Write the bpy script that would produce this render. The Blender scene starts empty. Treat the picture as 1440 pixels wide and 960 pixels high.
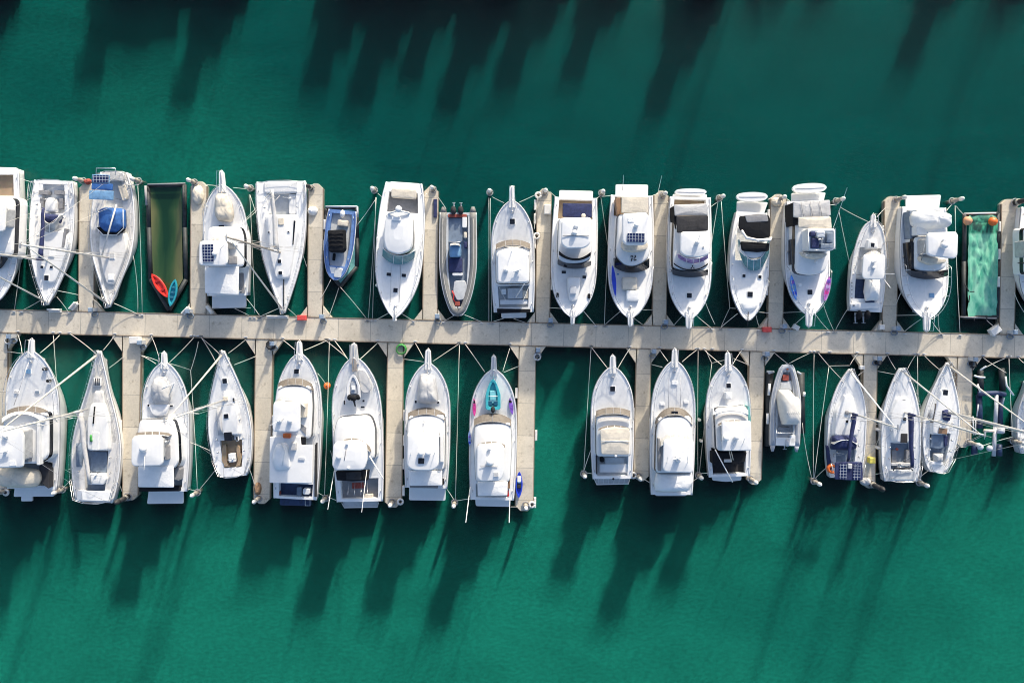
import bpy, math, random
from mathutils import Vector, Matrix, noise
random.seed(7)
sc = bpy.context.scene
COL = sc.collection
# ---------------------------------------------------------------- survey grid of the site
MPP = 1 / 15.0            # metres of water surface per survey unit
NX, NY, ALT = 718.0, 435.0, 75.0   # point straight below the drone, flying height
def W(px, py, z=0.0):
    k = MPP * (ALT - z) / ALT
    return Vector(((px - NX) * k, -(py - NY) * k, z))
# sheets of the survey: origin and scale
SH = dict(A=(0,220,4), B=(180,220,4), C=(430,230,4), D=(660,230,4), E=(920,230,3.84), F=(1170,250,4),
          G=(0,460,3.693), I=(260,460,3.693), J=(520,470,3.556), K=(800,470,3.841), L=(1060,480,4.3625),
          M=(1220,480,4.364), Q=(0,470,4), R=(1340,480,5.33), X=(0,0,1))
def at(s, x, y, z=0.0):
    o = SH[s]
    return W(o[0] + x / o[2], o[1] + y / o[2], z)

# ---------------------------------------------------------------- materials
MATS = {}
def nt(name):
    m = bpy.data.materials.new(name); m.use_nodes = True
    return m, m.node_tree, m.node_tree.nodes['Principled BSDF']
def mat(key, col, rough=.45, var=.08, scale=3.0, metal=0.0, bump=0.0, bscale=30.0, streak=False, spec=.5, tint=None):
    if key in MATS: return MATS[key]
    m, t, p = nt(key)
    N, K = t.nodes, t.links
    tc = N.new('ShaderNodeTexCoord')
    src = tc.outputs['Object']
    if streak:
        mp = N.new('ShaderNodeMapping'); mp.inputs['Scale'].default_value = (1, .18, 1)
        K.new(src, mp.inputs['Vector']); src = mp.outputs['Vector']
    n = N.new('ShaderNodeTexNoise'); n.inputs['Scale'].default_value = scale; n.inputs['Detail'].default_value = 6
    n.inputs['Roughness'].default_value = .62
    K.new(src, n.inputs['Vector'])
    r = N.new('ShaderNodeValToRGB')
    lo = tint if tint else [c * (1 - var * 1.6) for c in col]
    hi = [min(.92, c * (1 + var)) for c in col]
    r.color_ramp.elements[0].position = .3; r.color_ramp.elements[0].color = (*lo, 1)
    r.color_ramp.elements[1].position = .68; r.color_ramp.elements[1].color = (*hi, 1)
    e = r.color_ramp.elements.new(.5); e.color = (*col, 1)
    K.new(n.outputs['Fac'], r.inputs['Fac']); K.new(r.outputs['Color'], p.inputs['Base Color'])
    p.inputs['Roughness'].default_value = rough; p.inputs['Metallic'].default_value = metal
    p.inputs['Specular IOR Level'].default_value = spec
    if bump:
        b = N.new('ShaderNodeTexNoise'); b.inputs['Scale'].default_value = bscale; b.inputs['Detail'].default_value = 4
        K.new(tc.outputs['Object'], b.inputs['Vector'])
        bp = N.new('ShaderNodeBump'); bp.inputs['Strength'].default_value = bump; bp.inputs['Distance'].default_value = .05
        K.new(b.outputs['Fac'], bp.inputs['Height']); K.new(bp.outputs['Normal'], p.inputs['Normal'])
    MATS[key] = m
    return m
WHITE = mat('white gelcoat', (.79,.79,.78), .38, .03, 1.6, spec=.3, tint=(.85,.85,.84))
DECKW = mat('white non-slip deck', (.88,.88,.87), .6, .03, 2.2, bump=.15, bscale=60)
DECKG = mat('grey non-slip deck', (.56,.58,.59), .6, .08, 2.5, bump=.2, bscale=60)
DECKP = mat('pale grey non-slip panel', (.83,.83,.82), .75, .04, 3.0, bump=.35, bscale=90)
OLDP = mat('worn beige non-slip panel', (.60,.585,.55), .75, .14, 2.2, bump=.35, bscale=80)
OLDW = mat('weathered white deck', (.72,.70,.67), .6, .08, 2.0, bump=.15, bscale=50, tint=(.6,.58,.55))
CREAM = mat('cream canvas', (.66,.60,.50), .85, .1, 2.5, bump=.35, bscale=7)
CANW = mat('white canvas', (.85,.85,.84), .85, .04, 2.0, bump=.4, bscale=6)
CANG = mat('light grey canvas', (.52,.52,.52), .85, .1, 2.0, bump=.5, bscale=6)
GREYC = mat('mid grey canvas', (.26,.26,.27), .85, .12, 2.0, bump=.4, bscale=6)
DGREY = mat('dark grey canvas', (.042,.042,.046), .85, .2, 2.0, bump=.4, bscale=6, spec=.2)
BLACK = mat('black canvas', (.014,.015,.018), .8, .2, 3.0, bump=.3, bscale=8, spec=.15)
NAVY = mat('navy canvas', (.022,.032,.105), .8, .25, 3.0, bump=.4, bscale=7)
BLUE = mat('blue canvas', (.03,.12,.36), .75, .18, 3.0, bump=.35, bscale=7)
SKYB = mat('faded blue canvas', (.16,.32,.52), .75, .15, 3.0, bump=.3, bscale=7)
COBALT = mat('cobalt plastic', (.02,.06,.55), .4, .1, 3.0)
SLATE = mat('slate blue deck', (.19,.24,.31), .6, .15, 2.5, bump=.2, bscale=40)
GLASSB = mat('black tinted glass', (.012,.014,.02), .08, .2, 2.0)
GLASSN = mat('brown tinted screen cover', (.15,.13,.11), .6, .18, 3.0, bump=.2, bscale=10)
GLASST = mat('teal tinted glass', (.12,.28,.30), .1, .2, 2.5)
GLASSP = mat('pale clear screen', (.45,.45,.44), .12, .2, 2.5)
VINYL = mat('hazy clear vinyl', (.42,.43,.44), .25, .15, 2.0)
PURP = mat('purple clear vinyl', (.30,.20,.42), .15, .35, 3.5)
STEEL = mat('stainless steel', (.72,.72,.72), .22, .06, 6, metal=.8)
ALU = mat('anodised aluminium', (.66,.65,.63), .38, .1, 4, metal=.25)
ALUO = mat('weathered mast aluminium', (.36,.32,.28), .5, .15, 4, metal=.2)
ALUT = mat('tan furled sailcloth', (.68,.62,.52), .8, .1, 5)
RUB = mat('grey rubber rail', (.30,.30,.31), .6, .12, 6)
RUBB = mat('black rubber', (.02,.02,.022), .6, .3, 5)
TUBE = mat('grey hypalon tube', (.22,.22,.21), .65, .1, 2.0, bump=.12, bscale=20)
TUBEB = mat('pale blue grey hypalon', (.37,.40,.45), .6, .1, 2.0, bump=.12, bscale=20)
RED = mat('red plastic', (.62,.03,.025), .4, .15, 4)
REDB = mat('brick red cloth', (.33,.07,.05), .8, .2, 6)
ORANGE = mat('orange plastic', (.75,.16,.03), .45, .12, 5)
TEAL = mat('teal plastic', (.02,.32,.40), .4, .15, 4)
TEALP = mat('pale teal liner', (.16,.42,.40), .6, .2, 2.5, bump=.3, bscale=10)
PINK = mat('pink board', (.62,.05,.28), .4, .3, 4)
VIOLET = mat('violet board', (.22,.10,.5), .4, .4, 5)
YELLOW = mat('yellow plastic', (.72,.62,.12), .5, .1, 5)
GREENH = mat('green hose', (.05,.28,.06), .5, .2, 8)
ROPE = mat('pale rope', (.76,.73,.66), .9, .08, 14)
ROPEG = mat('pale grey rope', (.54,.52,.48), .9, .15, 14)
ROPEO = mat('weathered rope', (.40,.37,.31), .9, .2, 14)
WIRE = mat('rigging wire', (.55,.55,.54), .35, .08, 8, metal=.5)
TIMBER = mat('timber whaler', (.24,.19,.14), .8, .25, 4, streak=True)
PILEM = mat('galvanised pile steel', (.33,.29,.25), .7, .25, 3)
PILED = mat('dark pile sleeve', (.03,.03,.032), .6, .3, 3)
CAPW = mat('white pile cap', (.76,.74,.70), .5, .08, 4)
PENF = mat('dark pen float', (.025,.032,.036), .6, .35, 2.5, bump=.3, bscale=12)
BROWNC = mat('brown vinyl', (.28,.17,.10), .6, .15, 4)
PEDES = mat('pedestal grey', (.55,.57,.60), .45, .08, 4)
PEDB = mat('pedestal blue lid', (.26,.34,.44), .4, .15, 4)
NAVYDK = mat('navy painted deck', (.02,.04,.10), .5, .3, 3.0)

PANEL = {'weathered white deck': OLDP, 'slate blue deck': SLATE, 'grey non-slip deck': DECKG}
def teak_mat():
    m, t, p = nt('teak planking'); N, K = t.nodes, t.links
    tc = N.new('ShaderNodeTexCoord'); w = N.new('ShaderNodeTexWave')
    w.inputs['Scale'].default_value = 3.2; w.inputs['Distortion'].default_value = .3
    w.bands_direction = 'X'
    K.new(tc.outputs['Object'], w.inputs['Vector'])
    r = N.new('ShaderNodeValToRGB'); r.color_ramp.elements[0].position = .06
    r.color_ramp.elements[0].color = (.12,.08,.05,1); r.color_ramp.elements[1].position = .2; r.color_ramp.elements[1].color = (.46,.34,.22,1)
    K.new(w.outputs['Fac'], r.inputs['Fac'])
    n = N.new('ShaderNodeTexNoise'); n.inputs['Scale'].default_value = 4; K.new(tc.outputs['Object'], n.inputs['Vector'])
    mx = N.new('ShaderNodeMixRGB'); mx.blend_type = 'MULTIPLY'; mx.inputs[0].default_value = .5
    K.new(r.outputs['Color'], mx.inputs[1]); K.new(n.outputs['Color'], mx.inputs[2])
    mm = N.new('ShaderNodeMixRGB'); mm.blend_type = 'MIX'; mm.inputs[0].default_value = .5
    K.new(mx.outputs[0], mm.inputs[1]); K.new(r.outputs['Color'], mm.inputs[2])
    K.new(mm.outputs[0], p.inputs['Base Color']); p.inputs['Roughness'].default_value = .7
    return m
TEAK = teak_mat()
def solar_mat():
    m, t, p = nt('solar cells'); N, K = t.nodes, t.links
    tc = N.new('ShaderNodeTexCoord'); b = N.new('ShaderNodeTexBrick'); b.offset = 0
    b.inputs['Scale'].default_value = 1; b.inputs['Brick Width'].default_value = .26; b.inputs['Row Height'].default_value = .26
    b.inputs['Mortar Size'].default_value = .018; b.inputs['Color1'].default_value = (.012,.02,.07,1)
    b.inputs['Color2'].default_value = (.02,.03,.09,1); b.inputs['Mortar'].default_value = (.42,.45,.5,1)
    K.new(tc.outputs['Object'], b.inputs['Vector']); K.new(b.outputs['Color'], p.inputs['Base Color'])
    p.inputs['Roughness'].default_value = .2
    return m
SOLAR = solar_mat()
def hull_mat(key, col, boot=(.03,.04,.06)):
    """gelcoat hull side with a dark antifouled band along the waterline"""
    m, t, p = nt(key); N, K = t.nodes, t.links
    tc = N.new('ShaderNodeTexCoord'); s = N.new('ShaderNodeSeparateXYZ'); K.new(tc.outputs['Object'], s.inputs[0])
    r = N.new('ShaderNodeValToRGB'); r.color_ramp.interpolation = 'CONSTANT'
    r.color_ramp.elements[0].color = (*boot, 1); r.color_ramp.elements[1].position = .14; r.color_ramp.elements[1].color = (*col, 1)
    K.new(s.outputs['Z'], r.inputs['Fac'])
    n = N.new('ShaderNodeTexNoise'); n.inputs['Scale'].default_value = 1.8; n.inputs['Detail'].default_value = 5
    K.new(tc.outputs['Object'], n.inputs['Vector'])
    r2 = N.new('ShaderNodeValToRGB'); r2.color_ramp.elements[0].color = (.9,.9,.9,1); r2.color_ramp.elements[0].position = .3
    r2.color_ramp.elements[1].position = .65
    K.new(n.outputs['Fac'], r2.inputs['Fac'])
    mx = N.new('ShaderNodeMixRGB'); mx.blend_type = 'MULTIPLY'; mx.inputs[0].default_value = 1
    K.new(r.outputs['Color'], mx.inputs[1]); K.new(r2.outputs['Color'], mx.inputs[2])
    K.new(mx.outputs[0], p.inputs['Base Color']); p.inputs['Roughness'].default_value = .25
    return m
HULLW = hull_mat('white hull', (.89,.89,.88)); HULLG = hull_mat('pale grey hull', (.62,.63,.64))
HULLB = hull_mat('blue hull', (.09,.17,.42)); HULLN = hull_mat('off white hull', (.72,.70,.67), (.12,.03,.02))

# ---------------------------------------------------------------- mesh helpers
class MB:
    def __init__(s): s.v = []; s.f = []; s.sm = []
    def add(s, vs, fs, smooth=False):
        o = len(s.v); s.v += [tuple(x) for x in vs]
        for f in fs: s.f.append([i + o for i in f]); s.sm.append(smooth)
    def loft(s, loops, cap0=True, cap1=True, smooth=False, closed=True):
        n = len(loops[0]); vs = [p for l in loops for p in l]; fs = []
        for k in range(len(loops) - 1):
            for i in range(n if closed else n - 1):
                j = (i + 1) % n
                fs.append([k*n+i, k*n+j, (k+1)*n+j, (k+1)*n+i])
        if cap0: fs.append(list(range(n))[::-1])
        if cap1: fs.append([(len(loops)-1)*n + i for i in range(n)])
        s.add(vs, fs, smooth)
    def tube(s, pts, r, n=6, r1=None):
        pts = [Vector(p) for p in pts]; loops = []
        for i, p in enumerate(pts):
            d = (pts[min(i+1, len(pts)-1)] - pts[max(i-1, 0)])
            if d.length < 1e-9: d = Vector((0,0,1))
            d.normalize()
            u = d.cross(Vector((0,0,1)))
            if u.length < 1e-3: u = Vector((1,0,0))
            u.normalize(); w = u.cross(d)
            rr = r if r1 is None else r + (r1 - r) * i / (len(pts) - 1)
            loops.append([p + u*rr*math.cos(2*math.pi*k/n) + w*rr*math.sin(2*math.pi*k/n) for k in range(n)])
        s.loft(loops, smooth=True)
    def box(s, c, sz, rz=0.0, bev=0.0):
        hx, hy, hz = sz[0]/2, sz[1]/2, sz[2]/2
        def loop(x, y, z):
            o = []
            for a, b in ((-x,-y),(x,-y),(x,y),(-x,y)):
                o.append(Vector((c[0]+a*math.cos(rz)-b*math.sin(rz), c[1]+a*math.sin(rz)+b*math.cos(rz), c[2]+z)))
            return o
        if bev: s.loft([loop(hx,hy,-hz), loop(hx,hy,hz-bev), loop(hx-bev,hy-bev,hz)])
        else: s.loft([loop(hx,hy,-hz), loop(hx,hy,hz)])
    def lathe(s, prof, c, n=14, smooth=True):
        loops = [[Vector((c[0]+r*math.cos(2*math.pi*k/n), c[1]+r*math.sin(2*math.pi*k/n), c[2]+z)) for k in range(n)] for r, z in prof]
        s.loft(loops, smooth=smooth)
    def ellipsoid(s, c, rx, ry, rz_, rot=0, n=12, m=7):
        loops = []
        for i in range(m + 1):
            ph = -math.pi/2 + math.pi*i/m; cr = max(.02, math.cos(ph))
            l = []
            for k in range(n):
                a = 2*math.pi*k/n; x = rx*cr*math.cos(a); y = ry*cr*math.sin(a)
                l.append(Vector((c[0]+x*math.cos(rot)-y*math.sin(rot), c[1]+x*math.sin(rot)+y*math.cos(rot), c[2]+rz_*math.sin(ph))))
            loops.append(l)
        s.loft(loops, smooth=True)
    def build(s, name, m, parent=None):
        me = bpy.data.meshes.new(name); me.from_pydata(s.v, [], s.f)
        for p, f in zip(me.polygons, s.sm): p.use_smooth = f
        me.materials.append(m); me.update()
        o = bpy.data.objects.new(name, me); COL.objects.link(o)
        if parent: o.parent = parent
        return o
def tag(o, label, cat, group=None, kind=None):
    if label: o['label'] = label
    if cat: o['category'] = cat
    if group: o['group'] = group
    if kind: o['kind'] = kind
    return o
def empty(name, loc, rz=0.0):
    o = bpy.data.objects.new(name, None); COL.objects.link(o); o.location = loc; o.rotation_euler = (0, 0, rz)
    o.empty_display_size = .3
    return o
def copy_tree(o, parent=None):
    c = o.copy(); COL.objects.link(c)
    if parent: c.parent = parent
    for ch in list(o.children): copy_tree(ch, c)
    return c
def rnd(pts, r, n=3):
    """round the corners of a closed 2-D outline"""
    out = []; k = len(pts)
    for i in range(k):
        p0, p, p1 = pts[i-1], pts[i], pts[(i+1) % k]
        a, b = (p0 - p), (p1 - p); la, lb = a.length, b.length
        if la < 1e-6 or lb < 1e-6: continue
        q = min(r, la*.45, lb*.45); A = p + a*(q/la); B = p + b*(q/lb)
        for j in range(n + 1):
            t = j / n; out.append(A*(1-t)**2 + p*2*t*(1-t) + B*t*t)
    return out
def grow(pts, d):
    xs = [p.x for p in pts]; ys = [p.y for p in pts]
    cx, cy = (min(xs)+max(xs))/2, (min(ys)+max(ys))/2
    hx, hy = max(.05, (max(xs)-min(xs))/2), max(.05, (max(ys)-min(ys))/2)
    fx, fy = max(.05, 1 + d/hx), max(.05, 1 + d/hy)
    return [Vector((cx+(p.x-cx)*fx, cy+(p.y-cy)*fy)) for p in pts]
def z3(pts, z): return [Vector((p.x, p.y, z)) for p in pts]

def slab(mb, pts, z0, z1, rb=.05, crown=.04, fl=0.0):
    """rounded slab: outline at its top, flaring by fl towards the bottom, with a crowned top"""
    loops = [z3(grow(pts, fl), z0), z3(pts, z1 - rb), z3(grow(pts, -rb*.3), z1 - rb*.3), z3(grow(pts, -rb), z1)]
    if crown:
        top = grow(pts, -rb)
        xs = [p.x for p in top]; ys = [p.y for p in top]; c = Vector(((min(xs)+max(xs))/2, (min(ys)+max(ys))/2))
        for f in (.7, .35): loops.append(z3([c + (p - c)*f for p in top], z1 + crown*(1 - f*f)))
    mb.loft(loops)
def mound(mb, pts, z0, z1, amp=.12, seed=0, freq=1.6, rings=9, fl=.05, flat=.5):
    """draped cloth: rings shrinking from the outline towards the middle, creased"""
    base = []
    k = len(pts)
    for i in range(k):
        for j in range(4):
            base.append(pts[i].lerp(pts[(i+1) % k], j/4))
    xs = [p.x for p in base]; ys = [p.y for p in base]; c = Vector(((min(xs)+max(xs))/2, (min(ys)+max(ys))/2))
    loops = [z3(grow(base, fl), z0)]
    for r in range(rings):
        f = 1 - r/(rings - .6)
        l = []
        for p in base:
            q = c + (p - c)*f
            h = z0 + (z1 - z0)*(1 - f**3)**flat if f < 1 else z0 + (z1-z0)*.25
            h += amp*noise.noise(Vector((q.x*freq, q.y*freq*.6, seed*7.3))) + amp*.6*abs(noise.noise(Vector((q.x*freq*2.7, q.y*freq*1.3, seed*3.1))))
            l.append(Vector((q.x, q.y, h)))
        loops.append(l)
    mb.loft(loops, smooth=True)
def interp(tab, t):
    for (a, x), (b, y) in zip(tab, tab[1:]):
        if t <= b:
            u = (t - a)/(b - a) if b > a else 0
            return x + (y - x)*u
    return tab[-1][1]
def smoothtab(tab, n=40):
    """Catmull-Rom through a width table"""
    out = []
    for i in range(n + 1):
        t = i/n
        for k in range(len(tab) - 1):
            if t <= tab[k+1][0] + 1e-9:
                p1, p2 = tab[k], tab[k+1]; p0 = tab[max(0, k-1)]; p3 = tab[min(len(tab)-1, k+2)]
                u = (t - p1[0])/(p2[0] - p1[0]); h = p2[0] - p1[0]
                m1 = (p2[1]-p0[1])/max(1e-6, p2[0]-p0[0])*h; m2 = (p3[1]-p1[1])/max(1e-6, p3[0]-p1[0])*h
                out.append((t, (2*u**3-3*u*u+1)*p1[1] + (u**3-2*u*u+u)*m1 + (-2*u**3+3*u*u)*p2[1] + (u**3-u*u)*m2)); break
    return out
PROF = dict(
  motor=[(0,.06),(.02,.23),(.06,.45),(.1,.6),(.15,.75),(.22,.88),(.32,.97),(.45,1),(.75,.99),(1,.92)],
  cruiser=[(0,.05),(.02,.2),(.08,.45),(.17,.71),(.28,.9),(.4,.98),(.55,1),(.75,.97),(.9,.88),(1,.76)],
  sail=[(0,.05),(.05,.15),(.15,.38),(.28,.64),(.42,.87),(.56,.99),(.66,1),(.8,.95),(.92,.84),(1,.72)],
  racer=[(0,.06),(.05,.15),(.15,.34),(.3,.6),(.45,.8),(.6,.92),(.75,.98),(.9,1),(1,.97)],
  double=[(0,.05),(.05,.17),(.15,.42),(.28,.7),(.42,.92),(.55,1),(.68,.97),(.82,.84),(.93,.66),(1,.4)],
  rib=[(0,.34),(.03,.46),(.09,.58),(.2,.76),(.35,.92),(.5,1),(.8,1),(1,.98)],
  console=[(0,.08),(.03,.32),(.08,.53),(.16,.7),(.3,.87),(.45,.97),(.6,1),(.85,.98),(1,.9)])

# ---------------------------------------------------------------- boats
BOATS = {}
class Boat:
    def __init__(b, key, name, label, cat, sheet, bow, stern, hw, short, zb=2.0, zs=1.25, prof='motor', hull=HULLW,
                 deck=DECKW, cockpit=None, sole=DECKG, group=None, rub=RUB, rail=.5, zf=.75, railh=.62, over=.09, zk=1.0):
        b.s = sheet; b.key = key; b.short = short; BOATS[key] = b
        b.zb, b.zs = zb, zs
        b.zk = zk; B, S_ = at(sheet, *bow, zb*zk), at(sheet, *stern, zs*zk)
        d = Vector((B.x - S_.x, B.y - S_.y)); b.L = d.length
        b.th = math.atan2(-d.x, d.y)
        b.up = bow[1] < stern[1]
        dx, dy = bow[0]-stern[0], bow[1]-stern[1]
        b.a = math.atan2(dx, -dy) if b.up else math.atan2(-dx, dy)
        b.root = empty(name, (S_.x, S_.y, 0), b.th)
        tag(b.root, label, cat, group); b.root.scale = (1, 1, zk)
        b.inv = Matrix.Rotation(-b.th, 2); b.o = Vector((S_.x, S_.y))
        zm = (zb + zs)/2
        b.hw = hw / SH[sheet][2] * MPP * (ALT - zm)/ALT
        b.tab = smoothtab(PROF[prof] if isinstance(prof, str) else prof)
        if hull: b.make_hull(hull, deck, cockpit, sole, zf, over)
        if hull and rub: b.rubrail(rub)
        if hull and rail: b.bowrail(rail, railh)
    # survey sheet -> boat coordinates
    def p(b, x, y, z):
        w = at(b.s, x, y, z*b.zk); q = b.inv @ (Vector((w.x, w.y)) - b.o)
        return Vector((q.x, q.y, z))
    def p2(b, x, y, z): q = b.p(x, y, z); return Vector((q.x, q.y))
    def poly(b, pts, z): return [b.p2(x, y, z) for x, y in pts]
    def R(b, x0, y0, x1, y1, sk=0):
        cx, cy = (x0+x1)/2, (y0+y1)/2; ca, sa = math.cos(b.a), math.sin(b.a); out = []
        for x, y in ((x0,y0),(x1,y0),(x1,y1),(x0,y1)):
            u, v = x-cx, y-cy
            out.append((cx+u*ca-v*sa, cy+u*sa+v*ca))
        return out
    def hwid(b, t): return b.hw * interp(b.tab, t)
    def sheer(b, t): return b.zs + (b.zb - b.zs) * max(0, 1 - t)**1.7
    def make_hull(b, hm, dm, cp, sole, zf, over):
        ts = sorted(set([0,.012,.03,.05,.08,.12] + [i/24 for i in range(4, 25)] + (list(cp[:2]) if cp else [])))
        mb = MB(); rows = []; ov = over*b.L
        for t in ts:
            w = b.hwid(t); zt = b.sheer(t); y = b.L*(1 - t)
            fl = .35 + .58*min(1, t/.45); row = []
            for fw, h in ((fl*.35, -.9), (fl, .0), (fl + (1-fl)*.45, .45), (1.0, .93), (1.0, 1.0)):
                zz = h if h < 0 else zt*h
                yy = y - ov*(1 - max(0, h))*max(0, 1 - t/.35)
                row.append((w*fw, yy, zz))
            wi = max(.01, w - .10); row.append((wi, y, zt)); row.append((max(.008, w-.12), y, zt - .07))
            rows.append([Vector((-x, yy, zz)) for x, yy, zz in row] + [Vector(r) for r in row[::-1]])
        b.ts = ts
        n = len(rows[0]); vs = [p for r in rows for p in r]; fs = []
        for k in range(len(rows) - 1):
            for i in range(n - 1):
                if i == n//2 - 1: continue
                fs.append([k*n+i, k*n+i+1, (k+1)*n+i+1, (k+1)*n+i])
        fs.append([(len(rows)-1)*n + i for i in range(n)]); fs.append([i for i in range(n)][::-1])
        mb.add(vs, fs, True); b.hull = mb.build('hull', hm, b.root)
        # deck, with a well cut out for the cockpit
        dk = MB(); wl = MB()
        def edge(t): return max(.008, b.hwid(t) - .12), b.L*(1-t), b.sheer(t) - .07
        for t0, t1 in zip(ts, ts[1:]):
            (w0, y0, z0), (w1, y1, z1) = edge(t0), edge(t1)
            if cp and t0 >= cp[0]-1e-6 and t1 <= cp[1]+1e-6:
                i0, i1 = w0*cp[2], w1*cp[2]
                for sg in (-1, 1):
                    q = [Vector((sg*w0,y0,z0)), Vector((sg*i0,y0,z0)), Vector((sg*i1,y1,z1)), Vector((sg*w1,y1,z1))]
                    dk.add(q, [[0,1,2,3]] if sg > 0 else [[3,2,1,0]])
                    q = [Vector((sg*i0,y0,z0)), Vector((sg*i0,y0,zf)), Vector((sg*i1,y1,zf)), Vector((sg*i1,y1,z1))]
                    dk.add(q, [[0,1,2,3]])
                wl.add([Vector((-i0,y0,zf)), Vector((i0,y0,zf)), Vector((i1,y1,zf)), Vector((-i1,y1,zf))], [[0,3,2,1]])
            else:
                c0, c1 = z0 + .05*min(1, w0), z1 + .05*min(1, w1)
                q = [Vector((-w0,y0,z0)), Vector((0,y0,c0)), Vector((w0,y0,z0)), Vector((-w1,y1,z1)), Vector((0,y1,c1)), Vector((w1,y1,z1))]
                dk.add(q, [[0,3,4,1],[1,4,5,2]])
        if cp:
            for t in cp[:2]:
                w, y, z = edge(t); i = w*cp[2]
                dk.add([Vector((-i,y,zf)), Vector((i,y,zf)), Vector((i,y,z)), Vector((0,y,z+.05)), Vector((-i,y,z))], [[0,1,2,3,4]])
            wl.build('cockpit_sole', sole, b.root)
        b.deck = dk.build('deck', dm, b.root)
        t1 = (cp[0] if cp else .9) - .02
        for sg in (-1, 1):
            pm = MB(); tt = [.09 + (t1-.09)*i/16 for i in range(17)]
            for ta, tb_ in zip(tt, tt[1:]):
                q = []
                for t in (ta, tb_):
                    w, y, z = edge(t); wo = max(.06, w - .16 - .1*w); c = .05*min(1, w)
                    q += [Vector((sg*.05, y, z + c*(1-.05/max(w, .06)) + .007)), Vector((sg*wo, y, z + c*(1-wo/max(w, .06)) + .007))]
                pm.add(q, [[0,1,3,2]] if sg > 0 else [[2,3,1,0]])
            pm.build('non_slip_panel', PANEL.get(dm.name, DECKP), b.deck)
    def rubrail(b, m):
        mb = MB()
        for sg in (-1, 1):
            mb.tube([(sg*(b.hwid(t)+.01), b.L*(1-t), b.sheer(t)-.09) for t in [i/22 for i in range(23)]], .045, 5)
        mb.build('rub_rail', m, b.root)
    def bowrail(b, t1, h):
        mb = MB(); n = 12; path = []
        tt = [t1*i/n for i in range(n+1)]
        def q(sg, t, dz): return Vector((sg*max(.05, b.hwid(t)-.14), b.L*(1-t) - .05, b.sheer(t)+dz))
        path = [q(-1, t, h*(1 if t < t1 else .1)) for t in tt[::-1]] + [q(1, t, h*(1 if t < t1 else .1)) for t in tt]
        mb.tube(path, .022, 5)
        for sg in (-1, 1):
            for t in tt[1::2]: mb.tube([q(sg, t, -.05), q(sg, t, h)], .018, 4)
        mb.build('bow_rail', STEEL, b.root)
    def put(b, name, mb, m, parent=None, label=None):
        o = mb.build(name, m, parent or b.root)
        if label: o['label'] = label
        return o
    def blk(b, name, pts, z0, z1, m, rb=.06, crown=.04, fl=0., r=.2, parent=None):
        if len(pts) == 4 and not isinstance(pts[0], (tuple, list)): pts = b.R(*pts)
        mb = MB(); q = rnd(b.poly(pts, z1), r); slab(mb, q, z0, z1, rb, crown, fl)
        o = b.put(name, mb, m, parent)
        if name == 'cabin' and z1 > 2.4:
            wb = MB(); h0, h1 = z0 + .56*(z1-z0), z0 + .84*(z1-z0)
            wb.loft([z3(grow(q, fl*(1-(h-z0)/(z1-rb-z0)) + .018), h) for h in (h0, h1)]); b.put('window_band', wb, GLASSB, o)
        return o
    def cloth(b, name, pts, z0, z1, m, amp=.12, seed=0, r=.4, freq=1.6, flat=.5, parent=None):
        if len(pts) == 4 and not isinstance(pts[0], (tuple, list)): pts = b.R(*pts)
        mb = MB(); mound(mb, rnd(b.poly(pts, z1*.6+z0*.4), r), z0, z1, amp, seed, freq, flat=flat)
        return b.put(name, mb, m, parent)
    def screen(b, name, x0, x1, ys, ym, th, z0, z1, m, pw=2.2, mull=2, thm=None, cover=False):
        """raked windscreen: front edge low on the deck, rear edge at the roof; th runs aft"""
        n = 14; F = []; T = []; Bt = []
        cx = (x0+x1)/2; ca, sa = math.cos(b.a), math.sin(b.a)
        def rot(x, y): u, v = x-cx, y-ym; return cx+u*ca-v*sa, ym+u*sa+v*ca
        for i in range(n+1):
            s = -1 + 2*i/n; x = cx + s*(x1-x0)/2; y = ym + (ys-ym)*abs(s)**pw
            tt = th if thm is None else thm + (th-thm)*abs(s)**pw
            F.append(b.p(*rot(x, y), z0)); T.append(b.p(*rot(x, y+tt), z1)); q = T[-1].copy(); q.z = z0 - .02; Bt.append(q)
        mb = MB(); k = n+1; fs = []
        for i in range(n):
            fs += [[i, i+1, k+i+1, k+i], [k+i, k+i+1, 2*k+i+1, 2*k+i], [2*k+i, 2*k+i+1, i+1, i]]
        fs += [[0, k, 2*k], [n, 2*k+n, k+n]]
        mb.add(F+T+Bt, fs); o = b.put(name, mb, m)
        if mull:
            mm = MB()
            for j in range(1, mull+1):
                i = round(j*n/(mull+1)); up = Vector((0,0,.015)); mm.tube([F[i]+up, T[i]+up], .028, 5)
            mm.tube([v+Vector((0,0,.02)) for v in T], .035, 5)
            b.put('mullion', mm, WHITE if not cover else RUB, o)
        return o
    def tube(b, name, pts, r, m, n=6, parent=None):
        mb = MB(); mb.tube([b.p(*q) for q in pts], r, n); return b.put(name, mb, m, parent)
    def legs(b, pts, z0, z1, r=.035, m=None, curtain=None):
        if len(pts) == 4 and not isinstance(pts[0], (tuple, list)): pts = b.R(*pts)
        q = grow(b.poly(pts, z1), -.25)
        if curtain is None: curtain = z1 > 4.5 or (b.key[0] == 'B' and z1 > 2.9)
        if not curtain:
            for v in q: mb = MB(); mb.tube([(v.x, v.y, z0), (v.x, v.y, z1-.03)], r, 6); b.put('canopy_post', mb, m or WHITE)
        if curtain:
            mb = MB(); slab(mb, rnd(grow(q, -.08), .15), z0-.1, z1-.06, .03, 0); b.put('shadow_curtain', mb, VINYL)  # solid curtain block added under the roof so its cast shadow is unbroken
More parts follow.
